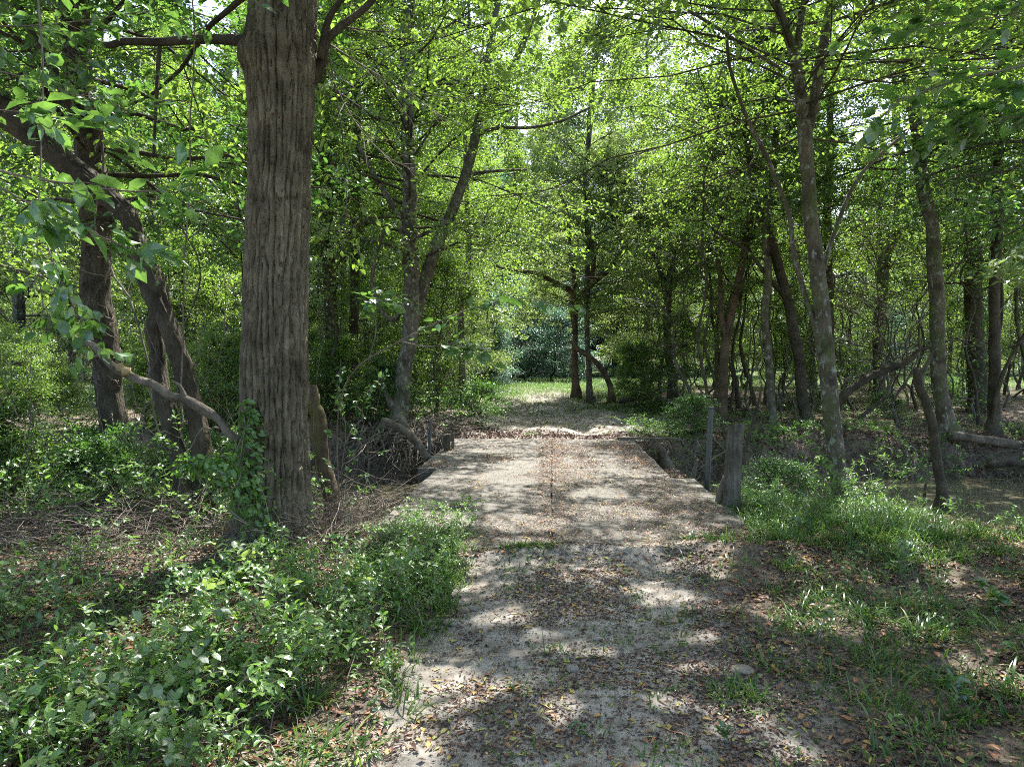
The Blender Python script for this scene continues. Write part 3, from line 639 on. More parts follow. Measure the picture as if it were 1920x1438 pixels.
hero('forest_tree', 'dark trunk with many upswept limbs between the clearing and the reddish forked tree', 'tree', 27.5,
    [[(1262, 748, 10), (1256, 690, 7.5), (1250, 620, 7), (1252, 560, 7), (1262, 500, 7), (1280, 440, 6), (1300, 380, 5), (1320, 300, 4)],
     [(1254, 560, 6, 0), (1235, 500, 5, .2), (1218, 440, 4, .3), (1205, 370, 3, .3)], [(1262, 505, 5, 0), (1258, 440, 4, .2), (1250, 360, 4, .3), (1255, 260, 3, .4)],
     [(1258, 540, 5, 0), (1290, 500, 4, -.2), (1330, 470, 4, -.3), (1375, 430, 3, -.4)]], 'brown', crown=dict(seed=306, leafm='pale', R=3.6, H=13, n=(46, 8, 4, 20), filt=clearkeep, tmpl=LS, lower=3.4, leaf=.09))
hero('forked_tree', 'slim reddish tree that forks like a Y at mid height, behind the metal pipe post', 'tree', 22.6,
    [[(1354, 790, 10), (1357, 720, 8.5), (1360, 640, 8), (1370, 590, 7.5), (1384, 530, 7), (1398, 460, 7), (1410, 390, 6.5), (1425, 300, 6), (1440, 200, 5), (1450, 60, 4)],
     [(1361, 640, 5, 0), (1352, 590, 5, 0), (1350, 540, 4.5, .1), (1345, 480, 4, .1), (1335, 420, 3.5, .1), (1310, 350, 3, .1)],
     [(1396, 480, 4, 0), (1420, 420, 4, .1), (1440, 350, 3.5, .1), (1455, 280, 3, .1)]], 'red', crown=dict(seed=307, leafm='fresh', R=4.6, H=13.5, n=(60, 9, 4, 25), leaf=.09, filt=sunkeep, lower=5.0))
hero('forest_tree', 'slim slightly bowed trunk just left of the thick slanting one, right of the wooden post', 'tree', 20.8,
    [[(1446, 805, 9), (1444, 740, 7.5), (1438, 660, 7), (1434, 590, 7), (1440, 520, 6.5), (1436, 450, 6), (1440, 380, 5.5), (1452, 280, 5), (1460, 150, 4.5), (1470, 0, 4)]], 'moss', crown=dict(seed=308, leafm='fresh', R=2.6, H=13, filt=sunkeep, lower=5))
hero('slanting_tree', 'brown trunk slanting up to the left, immediately left of the lichen covered grey trunk', 'tree', 21.2,
    [[(1514, 802, 13), (1508, 760, 10.5), (1498, 690, 10), (1486, 620, 9.6), (1474, 555, 9.4), (1458, 490, 9), (1442, 440, 9), (1424, 400, 8), (1412, 330, 7), (1398, 230, 6), (1388, 100, 5), (1372, -20, 4)],
     [(1476, 560, 5, 0), (1440, 520, 4, -.2), (1400, 470, 3, -.4), (1350, 440, 2.5, -.6), (1310, 410, 2, -.7)]], 'brown', crown=dict(seed=309, leafm='fresh', R=4.2, H=14, n=(50, 9, 4, 22), leaf=.09, filt=sunkeep, lower=6.5))
o, s_ = hero('lichen_tree', 'tall grey trunk with lichen and moss, splitting into two stems high up', 'tree', 11.0,
    [[(1578, 945, 19), (1570, 880, 15), (1561, 790, 15), (1556, 700, 15), (1545, 620, 15), (1534, 540, 14), (1526, 460, 13), (1520, 400, 13), (1513, 320, 12.5), (1508, 250, 12.5), (1500, 190, 11), (1490, 110, 9), (1474, 60, 8), (1458, 10, 7), (1440, -60, 7), (1420, -200, 6)],
     [(1508, 262, 9, .0), (1522, 220, 9, .05), (1532, 150, 9, .1), (1546, 80, 8.5, .1), (1560, 0, 8, .1), (1572, -100, 7, .1), (1580, -300, 6, .1)],
     [(1490, 105, 6, 0), (1498, 60, 6, 0), (1508, 0, 5, 0), (1512, -70, 5, 0)],
     [(1540, 640, 7, 0), (1510, 560, 5, .1), (1490, 480, 4.5, .15), (1478, 400, 4, .2), (1440, 300, 4, .2), (1400, 220, 3.5, .2), (1370, 130, 3, .2), (1362, 60, 3, .2)],
     [(1462, 128, 3, 0), (1400, 90, 3, -.2), (1340, 50, 3, -.3), (1290, 20, 2.5, -.4)],
     [(1535, 540, 4, 0), (1560, 450, 4, .2), (1600, 350, 3.5, .2), (1650, 290, 3, .2), (1700, 250, 2.5, .2)]],
    'moss', 48, .11, crown=dict(seed=310, leafm='fresh', R=6.6, H=12.5, n=(90, 10, 4, 27), leaf=.095, lower=5.4, filt=lambda p, r: sunkeep(p, r) & ((p[:, 2] > 5.6) | (r.random(len(p)) < .3))))
hero('forest_tree', 'dark straight trunk partly hidden directly behind the lichen covered grey trunk', 'tree', 24.0,
    [[(1556, 770, 9), (1556, 700, 8), (1555, 600, 8), (1554, 500, 8), (1552, 380, 7), (1556, 250, 6), (1560, 100, 5)]], 'brown', crown=dict(seed=311, leafm='deep', R=3, H=15, filt=sunkeep, lower=6))
hero('forest_tree', 'olive barked trunk bending right, midway between the lichen trunk and the snag', 'tree', 27.0,
    [[(1648, 745, 12), (1647, 700, 10), (1648, 620, 9.5), (1654, 550, 9), (1662, 490, 9), (1678, 430, 8), (1688, 370, 8), (1690, 310, 7), (1680, 200, 6), (1684, 60, 5)],
     [(1657, 530, 5, 0), (1648, 470, 5, .2), (1650, 380, 4.5, .2), (1655, 250, 4, .2)]], 'moss', crown=dict(seed=312, leafm='fresh', R=3.2, H=15, filt=sunkeep, lower=5.5))
hero('forest_tree', 'tall dark lichen spotted trunk leaning left, right behind the crooked snag', 'tree', 18.6,
    [[(1778, 812, 18), (1770, 760, 13.5), (1764, 700, 13), (1760, 620, 12.5), (1756, 540, 12.5), (1748, 450, 12), (1738, 380, 11.5), (1726, 300, 11), (1714, 230, 10), (1700, 120, 9), (1690, 0, 8)]], 'moss', crown=dict(seed=313, leafm='fresh', R=4.2, H=13.5, n=(46, 8, 4, 18), filt=sunkeep, lower=6.6))
hero('forest_tree', 'dark trunk with a second thin stem behind the long pale fallen log', 'tree', 18.9,
    [[(1862, 812, 13), (1864, 750, 10), (1866, 650, 9.5), (1866, 540, 9), (1870, 420, 8.5), (1872, 300, 8), (1880, 100, 7), (1886, -40, 6)],
     [(1858, 800, 4, -.1), (1868, 740, 4, -.2), (1885, 690, 3.5, -.3), (1912, 640, 3, -.4), (1950, 590, 3, -.5)]], 'brown', crown=dict(seed=314, leafm='deep', R=3.8, H=13, n=(46, 8, 4, 18), filt=sunkeep, lower=5))
hero('forest_tree', 'broad dark trunk shrouded in creeper, second from the right picture edge', 'tree', 24.0,
    [[(1832, 775, 17), (1830, 700, 15), (1828, 600, 15), (1826, 480, 14), (1822, 330, 13), (1820, 150, 11), (1818, 0, 9)]], 'brown', crown=dict(seed=315, leafm='deep', R=3.8, H=15, n=(46, 8, 4, 18), filt=sunkeep, lower=4))
hero('crooked_snag', 'thin dead crooked snag with a broken forked top, rising from the creek edge at right', 'tree stump', 13.0,
    [[(1766, 955, 11), (1763, 900, 9), (1757, 850, 8.5), (1750, 800, 8), (1738, 760, 7.5), (1724, 725, 8), (1719, 700, 7), (1716, 690, 4)],
     [(1722, 700, 5, 0), (1735, 690, 4, 0), (1748, 660, 3, 0), (1752, 645, 2, 0)]], 'brown', 12, .2)
hero('fallen_log', 'dark fallen trunk propped up slanting to the right behind the lichen covered tree', 'log', 21.0,
    [[(1560, 765, 9), (1590, 735, 7.5), (1640, 702, 7), (1700, 678, 6), (1728, 655, 4), (1760, 645, 2)]], 'brown', 10, ground=False)
hero('fallen_log', 'long pale grey log lying on the far bank at the right picture edge', 'log', 18.0,
    [[(1778, 816, 9), (1830, 822, 8), (1890, 832, 9), (1950, 842, 10), (2050, 856, 11)]], 'dead', 12, .16, ground=False)
hero('fallen_log', 'second log jutting from the undercut far bank just above the water at right', 'log', 17.0,
    [[(1850, 872, 7), (1900, 868, 7), (1960, 872, 8), (2040, 880, 8)]], 'brown', 10, .16, ground=False)
hero('fallen_log', 'low brown log on the ground right of the arched stem at the clearing', 'log', 26.5,
    [[(1160, 752, 5), (1200, 745, 6), (1240, 748, 6), (1275, 762, 5)]], 'dead', 8, .2, ground=False)
hero('fallen_log', 'two pronged old log slanting from the forked tree roots down to the bridge', 'log', 14.2,
    [[(806, 865, 7), (785, 835, 8), (760, 808, 7.5), (735, 795, 6.5), (716, 785, 3)], [(778, 826, 8, .1), (760, 800, 8, .2), (748, 778, 6, .3)]], 'dead', 12, .2, ground=False)
hero('dead_branch', 'thin dark dead stem leaning beside the wooden post right of the bridge', 'branch', 10.3,
    [[(1388, 868, 5), (1400, 830, 4), (1412, 790, 3.5), (1424, 745, 2.5), (1428, 720, 1.5)]], 'brown', 8, ground=False)

# overhead crowns of trees that stand outside the frame; their shade falls on the track
for k, (x, y, H, R, lm) in enumerate([(7.8, 6.0, 12, 5.5, 'fresh'), (-7.5, 6.5, 12, 5.5, 'deep'), (14, 12.5, 13, 5.5, 'deep'), (-13.0, 12.5, 13, 5.5, 'fresh'), (3.4, -2.5, 13, 5, 'deep'), (-4.2, -2.0, 12, 5, 'fresh')]):
    z = float(hgt(x, y, False))
    b = np.array([x, y, z])
    o = thing('broadleaf_tree', ['leafy tree just outside the right edge of the picture beside the track', 'leafy tree outside the left edge of the picture beside the brush', 'creek bank tree beyond the right edge of the picture', 'creek bank tree beyond the left edge of the picture', 'tree behind the viewer on the right of the track', 'tree behind the viewer on the left of the track'][k], 'tree', (x, y, z))
    w, l = grow(seed=400 + k, H=H, hb=5.6, R=R, nl=44, ns=8, nt_=4, per=17, leaf=.135, tmpl=LEAF, r0=.22, rise=.3, top=.7, full=.7, lean=(-.10 if x > 0 else .10, .12),
                filt=lambda p_, r_, b=b: sunkeep(p_ + b, r_))
    link('trunk', w.mesh('trunk', MB_['grey']), o); link('crown', l.mesh('crown', ML[lm], False), o); TAKEN.append((x, y))

# ------------------------------------------------------------------ the woods
rw = np.random.default_rng(99)
def free(x, y, d):
    return all((x - a) ** 2 + (y - b_) ** 2 > d * d for a, b_ in TAKEN)
def clear(x, y):
    u = x - BD * y
    if y < 18.6: return False
    if 35 < y < 62 and abs(x - (.8 + (y - 38) * .36)) < 6.2: return False
    if 41 < y < 57 and x > 5 and vn(x * .4, y * .4, 0, 44) < .86: return False
    if 39 < y < 50 and x < -6 and vn(x * .4, y * .4, 0, 45) < .8: return False
    if y < 46 and abs(u + .3 - .02 * y) < (2.6 if y < 27 else 3.4): return False
    return True
def wood(n, ylo, yhi, keys, dmin, name, lab, grp, side, smin=.85, smax=1.2, cat='tree'):
    c = 0; t = 0
    while c < n and t < n * 60:
        t += 1; y = ylo + (yhi - ylo) * rw.random() ** .9; xm = .76 * y + 3
        x = rw.uniform(-xm, xm); u = x - BD * y
        if side == 'L' and u > -1: continue
        if side == 'R' and u < 1: continue
        if side == 'C' and abs(x) > .26 * y: continue
        if not clear(x, y) or not free(x, y, dmin): continue
        TAKEN.append((x, y)); c += 1
        key = keys[int(rw.integers(len(keys)))]
        sc = rw.uniform(smin, smax)
        plant(name, key, x, y, lab, cat, grp, sc, rng=rw)
wood(18, 20, 42, ['slim_a', 'slim_b', 'slim_b'], 1.7, 'forest_tree', 'slim tree among many in the shaded wood on the right beyond the creek', 'slim trees in the right hand wood', 'R')
wood(18, 26, 60, ['tall_a', 'tall_c', 'slim_b', 'slim_a'], 2.2, 'forest_tree', 'tall tree deeper in the shaded wood on the right', 'tall trees deep in the right hand wood', 'R')
wood(16, 20, 42, ['tall_c', 'full_b', 'slim_b', 'tall_a'], 2.0, 'forest_tree', 'leafy tree in the thick green wood on the left beyond the creek', 'leafy trees in the left hand wood', 'L')
wood(30, 30, 62, ['full_a', 'full_b', 'tall_a', 'full_a'], 2.4, 'forest_tree', 'tree deeper in the thick green wood on the left', 'trees deep in the left hand wood', 'L')
wood(18, 44, 66, ['full_a', 'full_b', 'full_c', 'full_a'], 2.6, 'forest_tree', 'sunlit leafy tree behind the clearing', 'sunlit trees behind the clearing', 'C', 1.0, 1.4)
wood(50, 58, 105, ['full_b', 'full_b', 'full_a', 'full_c'], 3.2, 'forest_tree', 'far tree closing the view at the back of the woods', 'far trees at the back of the woods', 'A', 1.2, 1.6)
wood(11, 27, 46, ['under_a', 'under_b', 'under_a'], 1.6, 'understory_tree', 'small tree with flat layered leaves under the taller ones on the right', 'small trees under the right hand wood', 'R', .7, 1.15)
wood(18, 19.5, 40, ['under_a', 'under_b', 'shrub_b'], 1.6, 'understory_tree', 'small leafy tree filling in under the taller ones on the left', 'small trees under the left hand wood', 'L', .8, 1.3)
wood(64, 18.8, 42, ['pole_a', 'pole_b', 'pole_b'], .9, 'sapling', 'thin pole like sapling among the larger trunks on the right', 'thin saplings in the right hand wood', 'R', .8, 1.3, 'sapling')
wood(18, 18.8, 36, ['pole_a', 'pole_b'], .9, 'sapling', 'thin pole like sapling among the larger trunks on the left', 'thin saplings in the left hand wood', 'L', .8, 1.3, 'sapling')
wood(12, 20, 32, ['bare_a'], 1.2, 'sapling', 'twiggy small tree with hardly any leaves in the right hand wood', 'twiggy bare saplings on the right', 'R', .8, 1.4, 'sapling')
wood(16, 19, 34, ['shrub_d', 'shrub_a'], 1.0, 'bush', 'low bush on the woodland floor beyond the creek', 'low bushes on the woodland floor', 'A', .5, .95, 'bush')
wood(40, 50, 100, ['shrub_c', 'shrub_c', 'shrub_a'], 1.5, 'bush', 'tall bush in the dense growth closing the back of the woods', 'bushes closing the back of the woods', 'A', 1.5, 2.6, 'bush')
wood(20, 32, 52, ['shrub_a', 'shrub_b', 'under_a'], 1.5, 'bush', 'bush among the distant trunks of the woods', 'bushes among the distant trunks', 'A', .8, 1.3, 'bush')
for (px, Y, key, sc, lab) in [(300, 33, 'full_b', 1.25, 'tall leafy tree standing well behind the leaning trunk'), (40, 31, 'full_a', 1.2, 'tall pale leafy tree at the left picture edge, deep in the wood'), (470, 37, 'full_a', 1.3, 'tall pale leafy tree seen just left of the thick furrowed trunk'), (690, 34, 'full_a', 1.15, 'tall pale leafy tree between the ivy trunk and the forked pair'), (1215, 36, 'full_a', 1.28, 'very tall pale leafy tree towering behind the crooked knotty tree'), (850, 38, 'full_b', 1.3, 'very tall leafy tree towering left of the clearing'), (1085, 78, 'full_a', 2.6, 'tallest pale tree seen straight over the end of the track'), (1135, 64, 'shrub_c', 2.4, 'large dark bush far off behind the crooked and arched stems'), (1150, 70, 'full_b', 1.4, 'far leafy tree standing behind the crooked and arched stems'), (1060, 66, 'shrub_a', 2.6, 'large bright bush far off, just left of the crooked tree'), (862, 31, 'shrub_b', 1.45, 'widest pale whitish bush bordering the clearing on the left'), (985, 84, 'full_a', 2.7, 'tall far pale tree directly left of the tallest one over the track end'), (1175, 73, 'full_b', 2.3, 'tall far green tree directly right of the tallest one over the track end'), (930, 70, 'full_b', 1.9, 'tallest green tree seen over the left end of the clearing'), (820, 27, 'shrub_b', 1.15, 'big pale whitish green bush left of the clearing'), (770, 24.5, 'shrub_a', 1.0, 'bright green bush left of the track, below the pale bush'),
        (865, 33, 'full_a', .62, 'pale sunlit young tree above the pale bush'), (905, 40, 'shrub_c', 1.1, 'dark bush at the left back of the clearing'), (985, 47, 'shrub_c', 1.75, 'large dark blue green bush closing the end of the track'),
        (1030, 46, 'shrub_c', 1.35, 'dark bush to the right at the end of the track'), 
        (1185, 31, 'shrub_a', 1.0, 'bush behind the low brown log right of the track'), (1295, 25, 'under_a', .62, 'small bushy tree with drooping fans left of the reddish forked tree'),
        (690, 23.5, 'under_a', .8, 'bright small tree between the ivy trunk and the forked pair'), (890, 19.6, 'shrub_d', .95, 'low rounded bush at the far left corner of the bridge'),
        (1290, 18.6, 'shrub_d', .75, 'low bush at the far right corner of the bridge, overhanging the bank'), (430, 17.5, 'shrub_a', 1.25, 'sunlit broad leafed bush seen between the leaning trunk and the thick trunk'),
        (330, 21.0, 'under_a', 1.0, 'small tree behind the leaning trunk'), (60, 18.8, 'under_b', .6, 'dark small tree at the left picture edge behind the brush')]:
    p = P(px, 700, Y); nm = 'understory_tree' if 'tree' in lab.split(' at ')[0].split(' behind ')[0].split(' between ')[0] and key[:4] in ('full', 'unde') else 'bush'
    plant(nm, key, p[0], Y, lab, 'tree' if nm != 'bush' else 'bush', None, sc)

# ------------------------------------------------------------------ posts, stones
def metal(name, col, rough=.5):
    m, nt, out = mat(name); b = nt.nodes.new('ShaderNodeBsdfPrincipled'); b.inputs['Roughness'].default_value = rough; b.inputs['Metallic'].default_value = .3
    nt.links.new(mixc(nt, col, (.14, .09, .06), ramp(nt, [(.55, (0, 0, 0)), (.7, (.7, .7, .7))], noise(nt, coords(nt), 14, 4, .7))), b.inputs['Base Color']); nt.links.new(b.outputs[0], out.inputs[0]); return m
MSTEEL = metal('weathered_steel', (.085, .095, .088))
def post(name, label, cat, pts, Y, matr, sides=12, rough=.05, hollow=False, split=0, sink=.5):
    b = P(pts[0][0], pts[0][1], Y); o = thing(name, label, cat, tuple(b))
    rows = spline([[*P(x, y, Y), w * Y / F] for x, y, w in pts], 22); rows[0, 2] -= sink
    mb = MB(); tube(mb, rows[:, :3] - b, rows[:, 3], sides, rough, int(pts[0][0]))
    if split:
        v = mb.v[0]; k = len(v) // sides; top = v[(k - 1) * sides:]; c = top.mean(0)
        top[:, 2] += (vn(np.arange(sides) * .9, 3.3, 0, 8) - .5) * split + (top[:, 0] - c[0]) * .3
    link('shaft', mb.mesh('shaft', matr), o)
    if hollow:
        t = rows[-1]; mb = MB(); mb2 = np.array([[0, 0, -.02], [0, 0, .015]]) + t[:3] - b; tube(mb, mb2, [t[3] * 1.15, t[3] * 1.15], 16); link('collar', mb.mesh('collar', matr), o)
    return o
post('pipe_post', 'thin grey metal pipe standing at the right edge of the bridge', 'post', [(1326, 905, 5.2), (1330, 830, 5), (1333, 764, 5)], 11.6, MSTEEL, 16, 0, True, 0, 1.0)
post('wooden_post', 'stout weathered wooden post with a split top at the near right of the bridge', 'post', [(1372, 958, 17), (1373, 905, 15.5), (1376, 850, 15), (1381, 797, 14.5)], 9.35, MB_['post'], 26, .16, False, .11, .6)
post('brace_post', 'short brown stake leaning against the foot of the stout wooden post', 'post', [(1345, 950, 7), (1352, 922, 7.5), (1362, 893, 7)], 9.5, MB_['dead'], 12, .1, False, .03, .4)
post('pipe_post', 'thin grey metal post at the far left of the bridge beside the slanting log', 'post', [(805, 862, 3.2), (806, 825, 3.2), (807, 790, 3.2)], 14.4, MSTEEL, 12, 0, True, 0, .5)
post('wooden_post', 'short dark wooden post stub at the far left of the bridge, thicker one', 'post', [(838, 850, 7.5), (838, 832, 7), (838, 815, 7)], 14.9, MB_['brown'], 14, .1, False, .04, .4)
post('wooden_post', 'thin wooden post stub right beside the thicker dark stub', 'post', [(849, 850, 3.2), (849, 830, 3), (850, 812, 3)], 15.2, MB_['dead'], 10, .1, False, .03, .4)
post('dead_stake', 'thin bare stake standing in shallow water at the near right bank, beside the snag', 'stake', [(1732, 962, 3), (1733, 935, 3), (1736, 906, 2.4)], 12.6, MB_['brown'], 8, .1, False, .02, .3)
post('dead_stake', 'pale splintered plank end standing in the gap right of the bridge', 'stake', [(1297, 903, 4.5), (1302, 882, 4), (1308, 862, 2)], 12.2, MB_['dead'], 7, .2, False, .03, .6)
post('root_stump', 'ragged pale root stump hanging at the far bank in the gap right of the bridge', 'tree stump', [(1262, 890, 9), (1248, 868, 11), (1240, 845, 8), (1236, 832, 4)], 16.6, MB_['dead'], 14, .3, False, .05, .5)

def stone_mat():
    m, nt, out = mat('stone'); b = nt.nodes.new('ShaderNodeBsdfPrincipled'); b.inputs['Roughness'].default_value = .85
    oi = nt.nodes.new('ShaderNodeObjectInfo')
    c = ramp(nt, [(0, (.30, .19, .10)), (.4, (.26, .23, .19)), (1, (.34, .33, .30))], oi.outputs['Random'])
    nt.links.new(mixc(nt, c, (.14, .12, .10), noise(nt, coords(nt), 30, 4, .6)), b.inputs['Base Color']); nt.links.new(b.outputs[0], out.inputs[0]); return m
MST = stone_mat()
def stone(px, py, w, h_, label, seed):
    a = G(px, py, .0); z = float(hgt(a[0], a[1])); r = w / 2 * a[1] / F
    nu, nv = 18, 12; th = np.linspace(0, 2 * math.pi, nu, endpoint=False)[None]; ph = np.linspace(-math.pi / 2, math.pi / 2, nv)[:, None]
    x = np.cos(ph) * np.cos(th); y = np.cos(ph) * np.sin(th); zz = np.sin(ph) + 0 * th
    d = 1 + (fbm(x * 1.6 + seed, y * 1.6, zz * 1.6, seed, 3) - .5) * .7
    v = np.stack([x * d * r, y * d * r * .8, zz * d * r * h_], -1).reshape(-1, 3)
    i = np.arange(nv - 1)[:, None] * nu; j = np.arange(nu)[None]; j2 = (j + 1) % nu
    q = np.stack([i + j, i + j2, i + nu + j2, i + nu + j], -1).reshape(-1, 4)
    tag(link('stone', MB().quads(v, q).mesh('stone', MST), None, (a[0], a[1], z + r * h_ * .35)), label, 'stone')
for k, (px, py, w, h_, lab) in enumerate([(868, 1140, 26, .5, 'left one of two rounded tan stones lying side by side in the track'), (887, 1137, 22, .5, 'right one of two rounded tan stones side by side in the track'),
        (845, 1163, 34, .3, 'flat grey stone pressed into the track below the two tan stones'), (815, 1172, 24, .3, 'small flat bluish stone left of the flat grey one'), (1073, 1253, 26, .5, 'grey rounded pebble beside red leaves in the middle of the track'),
        (963, 1244, 16, .5, 'small pale pebble just left of the grey rounded one'), (1608, 1198, 26, .7, 'olive stone among grass on the right of the track'), (1392, 1250, 46, .25, 'long low stone half sunk in dirt at the right rut'),
        (1325, 1390, 24, .5, 'pale oval pebble at the bottom right of the track'), (1120, 1195, 18, .4, 'small brown pebble above the grey rounded one'), (645, 1345, 22, .5, 'brown stone at the left edge of the track near its bright patch')]):
    stone(px, py, w, h_, lab, k + 3)

# ------------------------------------------------------------------ grass, ground cover, litter
rg = np.random.default_rng(5)
def region(n, x0, x1, y0, y1, fn=None, rel=True):
    y = rg.uniform(y0, y1, n * 4); x = rg.uniform(x0, x1, n * 4) + (BD * y if rel else 0)
    if fn is not None:
        k = rg.random(len(x)) < fn(x - BD * y, y); x, y = x[k], y[k]
    return x[:n], y[:n]
BL = [blade_t(b_, w_) for b_, w_ in ((.3, .022), (.8, .026), (1.3, .024), (1.8, .022), (1.0, .040))]
grass = MB()
def grass_at(x, y, per, L, spread, z=None, stiff=0):
    n = len(x)
    if n == 0: return
    k = np.repeat(np.arange(n), per); s_ = np.repeat(rg.uniform(.6, 1.25, n), per)
    X = x[k] + rg.normal(0, spread, len(k)) ; Y = y[k] + rg.normal(0, spread, len(k))
    Zz = hgt(X, Y) - .01; az = np.arctan2(Y - y[k], X - x[k]) + rg.normal(0, .7, len(k))
    d = np.stack([np.cos(az), np.sin(az), np.zeros(len(k))], -1)
    tilt = rg.uniform(0, .35, len(k))[:, None]
    up = norm(np.array([0, 0, 1.]) + d * tilt)
    R = np.stack([np.cross(d, up), norm(d - up * np.sum(d * up, -1, keepdims=True)), up], -1)
    kind = rg.integers(0, len(BL), len(k)); ln = L * s_ * rg.uniform(.5, 1.2, len(k))
    rn = np.clip(rg.normal(.45, .2, len(k)) + np.repeat(rg.normal(0, .12, n), per), 0, 1)
    rn = np.where(rg.random(len(k)) < .11, 1.0, rn)
    for b_ in range(len(BL)):
        q_ = kind == b_; sc = np.stack([np.full(q_.sum(), .22), ln[q_], ln[q_]], 1)
        scatter(grass, BL[b_], np.stack([X, Y, Zz], 1)[q_], R[q_], sc * np.array([1, 1, 1]), rn[q_])
pat = lambda u, y: sstep(.40, .58, fbm(u * 1.3, y * 1.3, 0, 91, 3))
lowb = lambda u, y: 1 - .95 * sstep(4.3, 5.0, u) * sstep(7.5, 8.2, y)
x, y = region(760, 2.35, 7.5, 7.2, 11.4, lambda u, y: (.35 + .65 * pat(u, y)) * lowb(u, y)); grass_at(x, y, 20, .24, .07)
x, y = region(700, 1.35, 5.5, 3.2, 7.6, lambda u, y: (.2 + .8 * pat(u, y)) * sstep(1.1, 2.2, u)); grass_at(x, y, 13, .18, .06)
x, y = region(330, -1.8, -.85, 3.2, 8.0, lambda u, y: .25 + .75 * pat(u, y)); grass_at(x, y, 15, .20, .05)
x, y = region(150, -5.5, -1.6, 3.2, 9.0, pat); grass_at(x, y, 16, .26, .06)
x, y = region(70, -.9, 1.4, 3.2, 7.0, pat); grass_at(x, y, 9, .10, .05)
grass_at(rg.normal(.12, .16, 26), rg.normal(7.05, .07, 26), 16, .10, .05)
grass_at(rg.normal(1.35, .12, 10), rg.normal(4.15, .12, 10), 14, .13, .05)
x, y = region(1300, -4.2, 4.6, 24, 34, lambda u, y: np.clip(sstep(1.1, 2.4, np.abs(u)) + .22 * pat(u, y), 0, 1)); grass_at(x, y, 10, .26, .16)
x, y = region(500, -4, 4.5, 28, 35, lambda u, y: .5 + 0 * u); grass_at(x, y, 9, .22, .2)
x, y = region(4200, -5.5, 6.5, 32, 50, lambda u, y: np.clip(.5 + sstep(37.5, 40, y) + sstep(1.2, 2.4, np.abs(u)), 0, 1)); grass_at(x, y, 9, .36, .2)
x, y = region(2600, 6, 40, 36, 56); grass_at(x, y, 7, .42, .3)
x, y = region(1000, -34, -6, 36, 52); grass_at(x, y, 7, .42, .3)
x, y = region(1300, 4, 26, 27, 46, lambda u, y: .2 + .8 * pat(u * .4, y * .4)); grass_at(x, y, 8, .34, .2)
x, y = region(700, -20, -3, 24, 44, pat); grass_at(x, y, 8, .40, .2)
x, y = region(420, -9, 14, 17.9, 27, lambda u, y: pat(u, y) * sstep(1.8, 3, np.abs(u))); grass_at(x, y, 10, .22, .08)
x, y = region(60, -1.6, 1.6, 18.0, 27, pat); grass_at(x, y, 12, .16, .1)
tag(link('grass', grass.mesh('grass', ML['grass'])), kind='stuff')

def sprigs(mb, wmb, x, y, H, nl, leaf, tmpl, lean=.5, z0=None, twist=.5):
    """stems that arch up out of the ground and carry leaves in opposite pairs"""
    n = len(x); m = 7
    az = rg.uniform(0, 6.28, n); h_ = H * rg.uniform(.45, 1.2, n); ln = h_ * rg.uniform(.3, 1.4, n) * lean * 2
    t = np.linspace(0, 1, m)[None]
    cx = x[:, None] + np.cos(az)[:, None] * ln[:, None] * t ** 1.3 + rg.normal(0, .012, (n, m))
    cy = y[:, None] + np.sin(az)[:, None] * ln[:, None] * t ** 1.3 + rg.normal(0, .012, (n, m))
    z = (hgt(x, y) if z0 is None else z0)[:, None] + h_[:, None] * (np.sin(t * 1.9) * 1.0) - .01
    Pn = np.stack([cx, cy, z], -1)
    if wmb is not None:
        for k in range(n): tube(wmb, Pn[k], np.linspace(.0032, .0012, m), 3, 0, 0, False)
    for a in range(nl):
        u = .25 + .75 * (a + .5) / nl; f = u * (m - 1); i_ = int(f); w_ = f - i_
        c_ = Pn[:, i_] * (1 - w_) + Pn[:, min(i_ + 1, m - 1)] * w_
        td = norm(Pn[:, min(i_ + 1, m - 1)] - Pn[:, i_])
        sd = norm(np.cross(td, np.array([0, 0, 1.]) + rg.normal(0, twist, (n, 3))))
        for sg in (-1, 1):
            k = rg.random(n) < .88
            d = norm(sd * sg + td * .55 + rg.normal(0, .22, (n, 3)) + np.array([0, 0, .05]))
            nn = np.array([0, 0, 1.]) + rg.normal(0, .33, (n, 3))
            s_ = leaf * rg.uniform(.6, 1.25, n) * (1 - .35 * abs(u - .5))
            rn = np.clip(rg.normal(.5, .2, n), 0, .97); rn = np.where(rg.random(n) < .02, 1.0, rn)
            scatter(mb, tmpl, c_[k], frames(d, nn)[k], s_[k], rn[k])
def stuffpair(name, cover, wood_, lm):
    o = link(name, cover.mesh(name, ML[lm], False)); tag(o, kind='stuff')
    if wood_ is not None and wood_.v: tag(link(name + '_stems', wood_.mesh('stems', MB_['twig'])), kind='stuff')
LB = leaf_t(.52, .09, .14)
a = MB(); w = MB()
vp = lambda u, y: sstep(.44, .56, fbm(u * .9 + 4, y * .9, 0, 92, 3))
x, y = region(430, -4.6, -1.05, 3.1, 7.0, lambda u, y: (.06 + .94 * vp(u, y) * sstep(.9, 1.4, -u)) * (1 - .85 * sstep(5.0, 6.2, y - .5 * (u + 3)))); sprigs(a, w, x, y, .36, 6, .070, LB)
x, y = region(120, -4.2, -1.1, 3.1, 5.8, vp); sprigs(bq := MB(), None, x, y, .40, 5, .075, LEAFB); BQ = bq
x, y = region(330, -3.2, -1.0, 3.1, 4.9, vp); sprigs(a, w, x, y, .22, 6, .055, leaf_t(.42, .06, .2))
x, y = region(230, -1.9, -.95, 5.2, 9.2); sprigs(a, w, x, y, .20, 8, .045, leaf_t(.4, .08, .1))
